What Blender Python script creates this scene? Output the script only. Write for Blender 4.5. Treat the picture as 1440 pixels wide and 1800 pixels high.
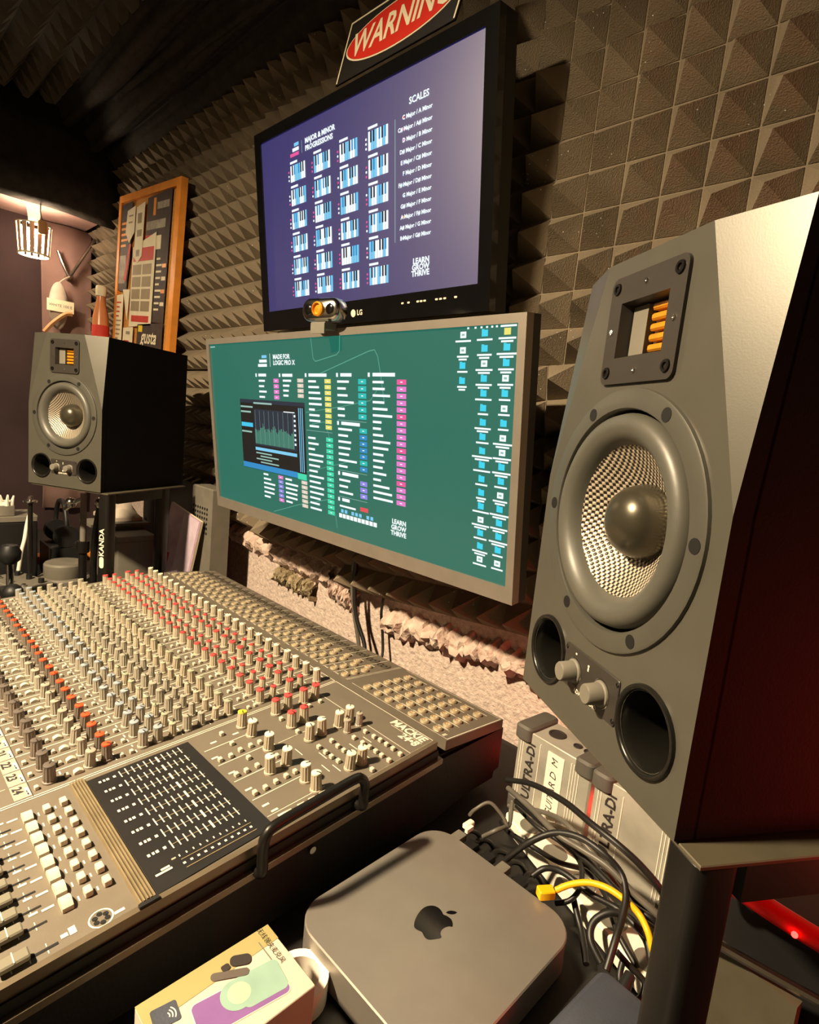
import bpy, math, random
from mathutils import Vector, Matrix, geometry
random.seed(7)
R=math.radians; PI=math.pi
for o in list(bpy.data.objects): bpy.data.objects.remove(o)
SC=bpy.context.scene; COL=SC.collection

# ------------------------------------------------------------------ camera, world, exposure
CAMZ=1.27
up=Vector((.098,-.985,-.143)).normalized()
ex=Vector((.705,.163,-.69)); ex=(ex-up*ex.dot(up)).normalized()
ey=up.cross(ex)
rows=(ex,ey,up)
def cam2w(v): return Vector((rows[0].dot(v),rows[1].dot(v),rows[2].dot(v)))
cr=cam2w(Vector((1,0,0))); cu=cam2w(Vector((0,-1,0))); cb=cam2w(Vector((0,0,-1)))
cd=bpy.data.cameras.new('camera'); cam=bpy.data.objects.new('camera',cd); COL.objects.link(cam)
cam.matrix_world=Matrix(((cr.x,cu.x,cb.x,0),(cr.y,cu.y,cb.y,0),(cr.z,cu.z,cb.z,CAMZ),(0,0,0,1)))
cd.sensor_fit='HORIZONTAL'; cd.sensor_width=36; cd.lens=25.0; cd.clip_start=.01
SC.camera=cam
wd=bpy.data.worlds.new('world'); SC.world=wd; wd.use_nodes=True
wd.node_tree.nodes['Background'].inputs[0].default_value=(1,.8,.55,1); wd.node_tree.nodes['Background'].inputs[1].default_value=.02
SC.view_settings.view_transform='Standard'; SC.view_settings.look='None'
SC.view_settings.gamma=1; SC.view_settings.use_curve_mapping=False
SC.view_settings.exposure=0.0
LAMP=(-.82,-.62,2.07); LAMP_STRENGTH=3150.0; LAMP_COLOR=(1,.775,.49)

# ------------------------------------------------------------------ materials
def lin(c):
    return tuple(((v/255)/12.92 if v/255<=.04045 else ((v/255+.055)/1.055)**2.4) for v in c)+(1,)
MATS={}
def mat(name,rgb,rough=.5,metal=0,var=.12,scale=30,bump=0,bscale=200,emit=0,spec=.5,coat=0,trans=0,alpha=1,speck=0):
    if name in MATS: return MATS[name]
    m=bpy.data.materials.new(name); m.use_nodes=True; nt=m.node_tree; b=nt.nodes['Principled BSDF']
    c=rgb if len(rgb)==4 else lin(rgb)
    tc=nt.nodes.new('ShaderNodeTexCoord')
    if emit:
        b.inputs['Base Color'].default_value=(.01,.01,.01,1); b.inputs['Emission Color'].default_value=c; b.inputs['Emission Strength'].default_value=emit
        b.inputs['Roughness'].default_value=rough; b.inputs['Specular IOR Level'].default_value=spec
    else:
        n=nt.nodes.new('ShaderNodeTexNoise'); n.inputs['Scale'].default_value=scale; n.inputs['Detail'].default_value=4
        nt.links.new(tc.outputs['Object'],n.inputs['Vector'])
        r=nt.nodes.new('ShaderNodeValToRGB')
        r.color_ramp.elements[0].position=.3; r.color_ramp.elements[1].position=.7
        r.color_ramp.elements[0].color=tuple(max(0,v*(1-var)) for v in c[:3])+(1,)
        r.color_ramp.elements[1].color=tuple(min(1,v*(1+var)) for v in c[:3])+(1,)
        nt.links.new(n.outputs['Fac'],r.inputs['Fac']); last=r.outputs['Color']
        if speck:
            v=nt.nodes.new('ShaderNodeTexVoronoi'); v.inputs['Scale'].default_value=speck
            nt.links.new(tc.outputs['Object'],v.inputs['Vector'])
            lt=nt.nodes.new('ShaderNodeMath'); lt.operation='LESS_THAN'; lt.inputs[1].default_value=.10
            nt.links.new(v.outputs['Distance'],lt.inputs[0])
            n2=nt.nodes.new('ShaderNodeTexNoise'); n2.inputs['Scale'].default_value=9
            nt.links.new(tc.outputs['Object'],n2.inputs['Vector'])
            gt=nt.nodes.new('ShaderNodeMath'); gt.operation='GREATER_THAN'; gt.inputs[1].default_value=.60
            nt.links.new(n2.outputs['Fac'],gt.inputs[0])
            mu=nt.nodes.new('ShaderNodeMath'); mu.operation='MULTIPLY'
            nt.links.new(lt.outputs[0],mu.inputs[0]); nt.links.new(gt.outputs[0],mu.inputs[1])
            mx=nt.nodes.new('ShaderNodeMixRGB'); mx.inputs['Color2'].default_value=(.85,.83,.78,1)
            nt.links.new(mu.outputs[0],mx.inputs['Fac']); nt.links.new(last,mx.inputs['Color1']); last=mx.outputs['Color']
        nt.links.new(last,b.inputs['Base Color'])
        b.inputs['Roughness'].default_value=rough; b.inputs['Metallic'].default_value=metal
        b.inputs['Specular IOR Level'].default_value=spec; b.inputs['Coat Weight'].default_value=coat
        b.inputs['Transmission Weight'].default_value=trans; b.inputs['Alpha'].default_value=alpha
        if bump:
            bn=nt.nodes.new('ShaderNodeTexNoise'); bn.inputs['Scale'].default_value=bscale; bn.inputs['Detail'].default_value=3
            nt.links.new(tc.outputs['Object'],bn.inputs['Vector'])
            bp=nt.nodes.new('ShaderNodeBump'); bp.inputs['Strength'].default_value=bump; bp.inputs['Distance'].default_value=.004
            nt.links.new(bn.outputs['Fac'],bp.inputs['Height']); nt.links.new(bp.outputs['Normal'],b.inputs['Normal'])
    MATS[name]=m; return m
M=lambda n:MATS[n]
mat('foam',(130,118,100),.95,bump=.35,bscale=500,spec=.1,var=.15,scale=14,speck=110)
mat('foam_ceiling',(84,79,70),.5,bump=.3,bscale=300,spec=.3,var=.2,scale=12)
mat('stucco',(204,186,176),.9,bump=1.0,bscale=150,var=.22,scale=95,spec=.1)
mat('plaster',(200,178,166),.9,bump=.9,bscale=120,var=.2,scale=50,spec=.1)
mat('glue',(148,134,106),.6,bump=.9,bscale=160,var=.4,scale=60)
mat('fabric_black',(52,48,45),.85,bump=.5,bscale=60,spec=.15,var=.25)
mat('fabric_mauve',(150,122,116),.85,bump=.25,bscale=20,spec=.1,var=.18,scale=6)
mat('wall_mauve',(64,50,52),.8,bump=.15,bscale=30,spec=.2,var=.15,scale=5)
mat('wall_room',(128,118,102),.9,var=.1)
mat('ceiling_black',(24,23,22),.9)
mat('floor',(48,40,34),.7,var=.2,scale=8)
mat('desk',(24,22,21),.55,var=.3,scale=20)
mat('cab_black',(13,12,12),.75,bump=.1,bscale=600,spec=.2)
mat('baffle',(82,80,72),.38,metal=.25,bump=.015,bscale=900,spec=.55,var=.05)
mat('ring',(84,83,76),.36,metal=.3,var=.06)
mat('rubber_grey',(80,79,72),.42,var=.08,spec=.5)
mat('dustcap',(78,74,62),.28,metal=.6,var=.06)
mat('black_gap',(10,10,10),.8)
mat('port_black',(28,27,24),.28,metal=.3,var=.1)
mat('plate_tw',(58,54,50),.45,metal=.3,var=.06)
mat('gold',(222,150,36),.35,metal=.35,var=.15,scale=80)
mat('chrome',(200,200,195),.18,metal=1,var=.05)
mat('screw',(36,34,32),.35,metal=.7)
mat('white_print',(228,220,200),.6,var=.05)
mat('panel',(110,102,90),.55,metal=.1,bump=.06,bscale=800,var=.06,spec=.4)
mat('panel_dark',(34,33,33),.42,var=.12,spec=.5)
mat('mixer_side',(20,18,17),.6,bump=.1,bscale=300,var=.2,spec=.3)
mat('mixer_lip',(120,108,90),.35,metal=.4,var=.1)
mat('groove',(12,11,10),.7)
mat('fluted',(132,118,92),.45,metal=.1,var=.15,scale=50)
mat('knob_stone',(176,166,146),.55,var=.06)
mat('knob_grey',(158,152,138),.55,var=.06)
mat('knob_dark',(116,106,96),.55,var=.06)
mat('cap_cream',(238,232,208),.5,var=.03)
mat('cap_red',(214,74,72),.5,var=.05)
mat('cap_orange',(236,82,44),.5,var=.05)
mat('cap_blue',(146,156,164),.5,var=.05)
mat('cap_green',(158,160,138),.5,var=.05)
mat('cap_yellow',(236,208,60),.5,var=.03)
mat('cap_dark',(92,84,78),.5,var=.05)
mat('button_white',(204,196,178),.5,var=.04)
mat('jack',(226,212,180),.25,metal=.6,var=.15)
mat('hole',(8,8,8),.6)
mat('xlr',(108,101,88),.5,metal=.4)
mat('fader_cap',(124,120,106),.4,var=.05)
mat('mac',(150,144,136),.42,metal=.55,bump=.03,bscale=1500,var=.04)
mat('mac_dark',(14,14,15),.12,var=.1)
mat('steel_black',(26,24,22),.38,metal=.3,spec=.5,var=.15)
mat('stand_top',(84,78,62),.55,metal=.2,var=.12)
mat('bezel_silver',(150,143,134),.42,metal=.55,var=.05)
mat('bezel_black',(14,14,15),.16,var=.1,coat=.4)
mat('plastic_black',(22,22,23),.5,var=.15)
mat('plastic_grey',(112,108,98),.55,var=.1)
mat('cable_black',(26,25,24),.45,var=.15,spec=.5)
mat('cable_grey',(94,90,82),.45,var=.15)
mat('cable_yellow',(240,186,14),.45,var=.05)
mat('wood_orange',(230,146,58),.5,bump=.15,bscale=60,var=.15,scale=18)
mat('cork',(202,142,66),.85,bump=.4,bscale=250,var=.2,scale=120)
mat('paper_cream',(232,222,192),.8,var=.05)
mat('paper_dark',(62,50,46),.7,var=.25,scale=40)
mat('paper_red',(196,52,40),.7,var=.1)
mat('paper_grey',(150,142,128),.7,var=.3,scale=60)
mat('ink',(44,38,36),.8)
mat('di_metal',(204,200,188),.4,metal=.5,var=.22,scale=18)
mat('di_rubber',(88,84,78),.6,var=.1)
mat('strip_paper',(160,153,140),.8,var=.04)
mat('tape_white',(238,232,218),.7,var=.03)
mat('box_white',(200,191,172),.6,var=.03)
mat('box_green',(158,147,98),.6,var=.04)
mat('print_tan',(150,134,104),.7,var=.08)  # tan print for text lines and calendar cells on the pinned papers
mat('brick_blue',(62,66,78),.7,bump=.1,bscale=500,var=.1)
mat('red_plastic',(200,16,14),.4,var=.1)
mat('sign_red',(206,40,26),.45,var=.06)
mat('sign_black',(26,24,24),.45)
mat('wood_pale',(184,134,84),.6,var=.15)
mat('white_cloth',(196,184,170),.85,bump=.3,bscale=40)
mat('bottle_orange',(206,132,84),.3,var=.06)
mat('paper_purple',(176,150,170),.5,var=.2,scale=22)
mat('paper_violet',(196,178,196),.45,var=.12,scale=30)
mat('shade',(214,176,150),.7,var=.1,trans=0)
mat('glow_bulb',(1,.80,.55,1),emit=220)
mat('red_led',(1,.02,.015,1),emit=14); mat('red_bar',(1,.02,.015,1),emit=80)

# ------------------------------------------------------------------ mesh builder
class MB:
    def __init__(s): s.v=[]; s.f=[]; s.m=[]
    def add(s,vs,fs,mi=0,T=None):
        k=len(s.v)
        for p in vs:
            p=Vector(p); s.v.append(tuple(T@p) if T is not None else tuple(p))
        for f in fs: s.f.append(tuple(i+k for i in f)); s.m.append(mi)
    def box(s,c,d,mi=0,T=None):
        x,y,z=c; a,b,h=d[0]/2,d[1]/2,d[2]/2
        vs=[(x+i*a,y+j*b,z+k*h) for k in(-1,1) for j in(-1,1) for i in(-1,1)]
        s.add(vs,[(0,2,3,1),(4,5,7,6),(0,1,5,4),(2,6,7,3),(0,4,6,2),(1,3,7,5)],mi,T)
    def prism(s,poly,z0,z1,mi=0,ch=0,T=None,cap0=True,cap1=True):
        # convex-ish outline (ccw) in xy, extruded along z with chamfered rims
        n=len(poly)
        def off(d):
            if d==0: return poly
            out=[]
            for i in range(n):
                p=Vector(poly[i]); a=(p-Vector(poly[i-1])).normalized(); b=(Vector(poly[(i+1)%n])-p).normalized()
                na=Vector((-a.y,a.x)); nb=Vector((-b.y,b.x)); q=(na+nb); q=q/max(.3,q.length_squared/2) if q.length>1e-6 else na
                out.append(tuple(p+q*d))
            return out
        loops=[(off(ch),z0),(poly,z0+ch),(poly,z1-ch),(off(ch),z1)] if ch else [(poly,z0),(poly,z1)]
        vs=[(x,y,z) for lp,z in loops for x,y in lp]; fs=[]
        for k in range(len(loops)-1):
            for i in range(n):
                j=(i+1)%n; fs.append((k*n+i,k*n+j,(k+1)*n+j,(k+1)*n+i))
        if cap0: fs.append(tuple(range(n-1,-1,-1)))
        if cap1: fs.append(tuple((len(loops)-1)*n+i for i in range(n)))
        s.add(vs,fs,mi,T)
    def cyl(s,p0,p1,r0,r1=None,n=16,mi=0,cap=True,T=None):
        r1=r0 if r1 is None else r1
        p0=Vector(p0); p1=Vector(p1); d=(p1-p0).normalized(); a=d.orthogonal().normalized(); b=d.cross(a)
        vs=[tuple(p0+(a*math.cos(t)+b*math.sin(t))*r0) for t in [2*PI*i/n for i in range(n)]]+[tuple(p1+(a*math.cos(t)+b*math.sin(t))*r1) for t in [2*PI*i/n for i in range(n)]]
        fs=[(i,(i+1)%n,n+(i+1)%n,n+i) for i in range(n)]
        if cap: fs+= [tuple(range(n-1,-1,-1)),tuple(range(n,2*n))]
        s.add(vs,fs,mi,T)
    def lathe(s,prof,n=32,mi=0,T=None,close=False):
        # profile (r,z) around z
        vs=[];fs=[]
        for r,z in prof:
            for i in range(n):
                t=2*PI*i/n; vs.append((r*math.cos(t),r*math.sin(t),z))
        for k in range(len(prof)-1):
            for i in range(n):
                j=(i+1)%n; fs.append((k*n+i,k*n+j,(k+1)*n+j,(k+1)*n+i))
        s.add(vs,fs,mi,T)
    def sphere(s,c,r,n=16,m=10,mi=0,sc=(1,1,1),T=None):
        vs=[];fs=[]
        for k in range(m+1):
            ph=PI*k/m
            for i in range(n):
                t=2*PI*i/n; vs.append((c[0]+r*sc[0]*math.sin(ph)*math.cos(t),c[1]+r*sc[1]*math.sin(ph)*math.sin(t),c[2]-r*sc[2]*math.cos(ph)))
        for k in range(m):
            for i in range(n):
                j=(i+1)%n; fs.append((k*n+i,k*n+j,(k+1)*n+j,(k+1)*n+i))
        s.add(vs,fs,mi,T)
    def tube(s,pts,r,n=8,mi=0,sub=6,T=None,smooth=True):
        P=[Vector(p) for p in pts]
        if smooth and len(P)>2:
            Q=[]
            for i in range(len(P)-1):
                p0=P[max(i-1,0)];p1=P[i];p2=P[i+1];p3=P[min(i+2,len(P)-1)]
                for k in range(sub):
                    t=k/sub; Q.append(.5*((2*p1)+(p2-p0)*t+(2*p0-5*p1+4*p2-p3)*t*t+(3*p1-p0-3*p2+p3)*t**3))
            Q.append(P[-1]); P=Q
        vs=[];fs=[]; a=None
        for i,p in enumerate(P):
            d=(P[min(i+1,len(P)-1)]-P[max(i-1,0)]); d=d.normalized() if d.length>1e-9 else Vector((0,0,1))
            if a is None: a=d.orthogonal().normalized()
            a=(a-d*a.dot(d)); a=a.normalized() if a.length>1e-6 else d.orthogonal().normalized()
            b=d.cross(a)
            for k in range(n):
                t=2*PI*k/n; vs.append(tuple(p+(a*math.cos(t)+b*math.sin(t))*r))
        m=len(P)
        for i in range(m-1):
            for k in range(n):
                j=(k+1)%n; fs.append((i*n+k,i*n+j,(i+1)*n+j,(i+1)*n+k))
        fs+=[tuple(range(n-1,-1,-1)),tuple((m-1)*n+k for k in range(n))]
        s.add(vs,fs,mi,T)
    def quad(s,pts,mi=0,T=None): s.add(pts,[tuple(range(len(pts)))],mi,T)
    def text(s,txt,size,T,mi=0,align='CENTER',shear=0,bold=0,sx=1):
        cu_=bpy.data.curves.new('t','FONT'); cu_.body=txt; cu_.size=size; cu_.align_x=align; cu_.align_y='CENTER'; cu_.shear=shear; cu_.offset=bold; cu_.resolution_u=2
        ob=bpy.data.objects.new('t',cu_); COL.objects.link(ob)
        bpy.context.view_layer.update()
        me=bpy.data.meshes.new_from_object(ob.evaluated_get(bpy.context.evaluated_depsgraph_get()))
        s.add([(v.co.x*sx,v.co.y,0) for v in me.vertices],[tuple(p.vertices) for p in me.polygons],mi,T)
        bpy.data.objects.remove(ob); bpy.data.curves.remove(cu_); bpy.data.meshes.remove(me)
    def mesh(s,name,mats,sharp=35):
        me=bpy.data.meshes.new(name); me.from_pydata(s.v,[],s.f)
        for mm in mats: me.materials.append(M(mm) if isinstance(mm,str) else mm)
        me.polygons.foreach_set('material_index',s.m)
        me.polygons.foreach_set('use_smooth',[True]*len(s.f)); me.update()
        try: me.set_sharp_from_angle(angle=R(sharp))
        except Exception: pass
        return me
    def build(s,name,mats,parent=None,loc=None,rot=None,sharp=35):
        if isinstance(mats,str): mats=[mats]
        return obj(name,s.mesh(name,mats,sharp),parent,loc,rot)
def obj(name,me,parent=None,loc=None,rot=None):
    o=bpy.data.objects.new(name,me); COL.objects.link(o)
    if parent is not None: o.parent=parent
    if loc is not None: o.location=loc
    if rot is not None: o.rotation_euler=rot
    return o
def tag(o,label,cat=None,group=None,kind=None):
    if label: o['label']=label
    if cat: o['category']=cat
    if group: o['group']=group
    if kind: o['kind']=kind
    return o
def thing(name,label,cat,loc=(0,0,0),rot=(0,0,0),group=None):
    o=bpy.data.objects.new(name,None); COL.objects.link(o); o.location=loc; o.rotation_euler=rot; o.empty_display_size=.05
    return tag(o,label,cat,group)
def copy_tree(o,parent=None):
    c=o.copy(); COL.objects.link(c); c.parent=parent
    for ch in list(o.children): copy_tree(ch,c)
    return c
def rrect(w,h,r,n=4,cx=0,cy=0):
    out=[]
    for (sx,sy,a0) in((1,-1,-90),(1,1,0),(-1,1,90),(-1,-1,180)):
        for k in range(n+1):
            a=R(a0+90*k/n); out.append((cx+sx*(w/2-r)+r*math.cos(a),cy+sy*(h/2-r)+r*math.sin(a)))
    return out
def face_holes(mb,outer,holes,y,mi=0):
    # planar face in xz at depth y with holes, facing -y
    loops=[[Vector((a,b,0)) for a,b in outer]]+[[Vector((a,b,0)) for a,b in h] for h in holes]
    flat=[p for l in loops for p in l]
    tris=geometry.tessellate_polygon(loops)
    fs=[]
    for t in tris:
        a,b,c=[flat[i] for i in t]
        fs.append(t if (b-a).cross(c-a).z>0 else (t[0],t[2],t[1]))
    mb.add([(p.x,y,p.y) for p in flat],fs,mi)
def circ(cx,cz,r,n=32): return [(cx+r*math.cos(2*PI*i/n),cz+r*math.sin(2*PI*i/n)) for i in range(n)]
FRONT=Matrix.Rotation(R(90),4,'X')            # xy plane -> xz plane, +z of plane -> -y
def fr(x,z,y=0): return Matrix.Translation((x,y,z))@FRONT

# ------------------------------------------------------------------ room
XL,XR,YB,YF,ZT=-2.73,1.3,.83,-2.3,2.30
def slab(name,c,d,m,label,cat):
    mb=MB(); mb.box(c,d); o=mb.build(name,m); tag(o,label,cat,kind='structure'); return o
slab('floor',((XL+XR)/2,(YB+YF)/2,-.03),(XR-XL+.2,YB-YF+.2,.06),'floor','dark studio floor under the desk','floor')
CEIL=slab('ceiling',((XL+XR)/2,(YB+YF)/2,ZT+.03),(XR-XL+.2,YB-YF+.2,.06),'ceiling_black','black ceiling above the control room','ceiling')
WB=slab('wall_back',((XL+XR)/2,YB+.05,ZT/2),(XR-XL+.2,.1,ZT+.1),'stucco','rough pinkish stucco wall behind the mixing desk','wall')
slab('wall_left',(XL-.05,(YB+YF)/2,ZT/2),(.1,YB-YF+.2,ZT+.1),'wall_mauve','dark mauve side wall beyond the far speaker','wall')
slab('wall_right',(XR+.05,(YB+YF)/2,ZT/2),(.1,YB-YF+.2,ZT+.1),'wall_room','plain wall to the right of the desk','wall')
slab('wall_front',((XL+XR)/2,YF-.05,ZT/2),(XR-XL+.2,.1,ZT+.1),'wall_room','plain wall behind the listening position','wall')

# the main room lamp, a globe under the ceiling over the chair
def main_lamp():
    t=thing('ceiling_lamp','black cone pendant lamp over the listening chair','lamp',(LAMP[0],LAMP[1],ZT)); d=LAMP[2]-ZT
    mb=MB(); mb.lathe([(0,0),(.05,0),(.045,-.02),(.006,-.03),(.006,d+.10)],24); mb.build('canopy','steel_black',t)
    mb=MB(); mb.lathe([(.006,d+.10),(.03,d+.095),(.085,d+.002),(.082,d),(.028,d+.088),(0,d+.09)],32); mb.build('lamp_shade','steel_black',t)
    m=bpy.data.materials.new('diffuser'); m.use_nodes=True; b=m.node_tree.nodes['Principled BSDF']
    b.inputs['Emission Color'].default_value=LAMP_COLOR+(1,); b.inputs['Emission Strength'].default_value=LAMP_STRENGTH
    mb=MB(); n=24; mb.add([(.06*math.cos(2*PI*k/n),.06*math.sin(2*PI*k/n),d+.004) for k in range(n)],[tuple(range(n-1,-1,-1))]); mb.build('diffuser',[m],t)
main_lamp()

# acoustic foam: pyramids moulded on a slab, front towards -y
PITCH=.056
def foam_mesh(nx,ny,p=PITCH,h=.045,base=.028,seed=0,cut=0):
    rnd=random.Random(seed); mb=MB()
    for j in range(ny):
        for i in range(nx):
            x,z=i*p,j*p; t=(x+p/2+rnd.uniform(-.002,.002),-h+rnd.uniform(-.003,.002),z+p/2+rnd.uniform(-.002,.002)); g=.0012
            mb.add([(x+g,0,z+g),(x+p-g,0,z+g),(x+p-g,0,z+p-g),(x+g,0,z+p-g),t],[(0,1,4),(1,2,4),(2,3,4),(3,0,4)])
    mb.box((nx*p/2,base/2+.0005,ny*p/2),(nx*p,base-.001,ny*p))
    return mb.mesh('foam_panel',['foam'],20)
YV=.80
fm88=foam_mesh(8,8,seed=1); fm85=foam_mesh(8,5,seed=2); fm28=foam_mesh(2,8,seed=3); fm25=foam_mesh(2,5,seed=4)
colx=[-2.606+.448*k for k in range(7)]
def foam(me,x,y,z,ry=0): obj('foam_panel',me,WB,(x,y,z),(0,ry,0))
for x in colx:
    foam(fm88,x+.0007,YV,1.39); foam(fm85,x+.0007,YV,1.8383)
foam(fm28,colx[0]-.1125,YV,1.39); foam(fm25,colx[0]-.1125,YV,1.8383)
fml=foam_mesh(8,8,.0525,.045,.028,5)
foam(fml,-1.75,YV,.963); foam(fml,-2.171,YV,.963)
foam(foam_mesh(7,8,.0525,.045,.028,6),-1.328,YV,.945)
foam(foam_mesh(9,8,.055,.05,.028,7),-.955,YV-.001,.905,R(-5.5))
foam(foam_mesh(7,8,.055,.045,.028,8),-.4615,YV-.001,.9526,R(-5.5))

# ceiling foam, dark
fc=MB(); rnd=random.Random(3)
def ceil_mesh():
    mb=MB(); p=.07
    for j in range(10):
        for i in range(10):
            x,y=i*p,j*p; mb.add([(x,y,0),(x+p,y,0),(x+p,y+p,0),(x,y+p,0),(x+p/2,y+p/2,-.05)],[(1,0,4),(2,1,4),(3,2,4),(0,3,4)])
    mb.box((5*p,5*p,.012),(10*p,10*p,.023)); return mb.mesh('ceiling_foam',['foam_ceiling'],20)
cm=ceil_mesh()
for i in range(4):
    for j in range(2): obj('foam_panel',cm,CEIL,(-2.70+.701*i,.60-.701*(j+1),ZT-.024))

# black cloth folded along the top of the back wall
def drape(name,prof,x0,x1,m,label,nx=70,amp=.006,seed=1):
    rnd=random.Random(seed); ph=[rnd.uniform(0,6) for _ in range(12)]
    P=[Vector((0,a,b)) for a,b in prof]; Q=[]
    for i in range(len(P)-1):
        p0=P[max(i-1,0)];p1=P[i];p2=P[i+1];p3=P[min(i+2,len(P)-1)]
        for k in range(5):
            t=k/5; Q.append(.5*((2*p1)+(p2-p0)*t+(2*p0-5*p1+4*p2-p3)*t*t+(3*p1-p0-3*p2+p3)*t**3))
    Q.append(P[-1]); nq=len(Q); vs=[];fs=[]
    for i in range(nx+1):
        x=x0+(x1-x0)*i/nx
        for k,q in enumerate(Q):
            w=amp*math.sin(PI*k/(nq-1))
            vs.append((x,q.y+w*math.sin(x*5+ph[k%12]*.4+k*.25),q.z+w*.8*math.sin(x*3.3+k*.35+ph[2])+w*.5*math.sin(x*11+k*.2)))
    for i in range(nx):
        for k in range(nq-1): fs.append((i*nq+k,i*nq+k+1,(i+1)*nq+k+1,(i+1)*nq+k))
    mb=MB(); mb.add(vs,fs); o=mb.build(name,m,sharp=80); md=o.modifiers.new('solid','SOLIDIFY'); md.thickness=.004
    return tag(o,label,'fabric')
drape('ceiling_drape',[(.81,2.115),(.775,2.105),(.75,2.13),(.735,2.165),(.71,2.15),(.685,2.14),(.67,2.18),(.655,2.215),(.63,2.20),(.605,2.195),(.59,2.235),(.575,2.26),(.565,2.27)],-2.72,.9,'fabric_black','black cloth hanging in folds along the top of the foam wall')

# broken plaster crust and glue lumps under the foam
def crust(x0,x1,z0,z1,h,m,label,seed,thick=.030):
    rnd=random.Random(seed); nx=46; nz=6; vs=[];fs=[]
    lo=[rnd.uniform(-.012,.010) for _ in range(nx+1)]; hi=[rnd.uniform(-.010,.010) for _ in range(nx+1)]
    for i in range(nx+1):
        t=i/nx; x=x0+(x1-x0)*t; zc=z0+(z1-z0)*t
        for k in range(nz+1):
            s=k/nz; z=zc-h/2+lo[i]+(h+hi[i]-lo[i])*s
            e=math.sin(PI*min(1,max(0,s)))**.5 if 0<k<nz else 0
            vs.append((x+rnd.uniform(-.003,.003),YB-.0005-thick*e*rnd.uniform(.6,1.1),z))
    for i in range(nx):
        for k in range(nz):
            a=i*(nz+1)+k; fs.append((a,a+nz+1,a+nz+2,a+1))
    mb=MB(); mb.add(vs,fs); tag(mb.build('plaster_crust',m,sharp=20),label,'plaster','broken plaster under the foam')
crust(-1.50,-1.02,.925,.905,.050,'plaster','ragged plaster strip below the left half of the wide screen',1)
crust(-1.02,-.93,.885,.875,.045,'plaster','short plaster lump beside the hanging screen cables',2)
crust(-.83,-.45,.862,.895,.050,'plaster','ragged plaster strip below the right half of the wide screen',3,.034)
crust(-1.26,-1.09,.862,.852,.035,'glue','yellowish glue lump just under the plaster below the wide screen',4,.03)
crust(-1.585,-1.50,.945,.94,.060,'glue','yellowish glue lump beside the black rack panel',5,.03)
crust(-.47,-.36,.885,.89,.055,'glue','crumpled yellowish glue lump behind the near speaker',6,.03)

# ------------------------------------------------------------------ desk
DZ=.752
def desk():
    t=thing('studio_desk','long black studio desk carrying mixer, computer and speaker stands','desk',(-1.05,.3,0))
    mb=MB(); mb.box((0,.06,DZ-.02),(2.9,.9,.04)); mb.build('desktop','desk',t)
    for x in(-1.35,1.35):
        for y in(-.32,.45):
            mb=MB(); mb.box((x,y,(DZ-.04)/2),(.07,.07,DZ-.04)); mb.build('leg','steel_black',t)
desk()

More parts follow.
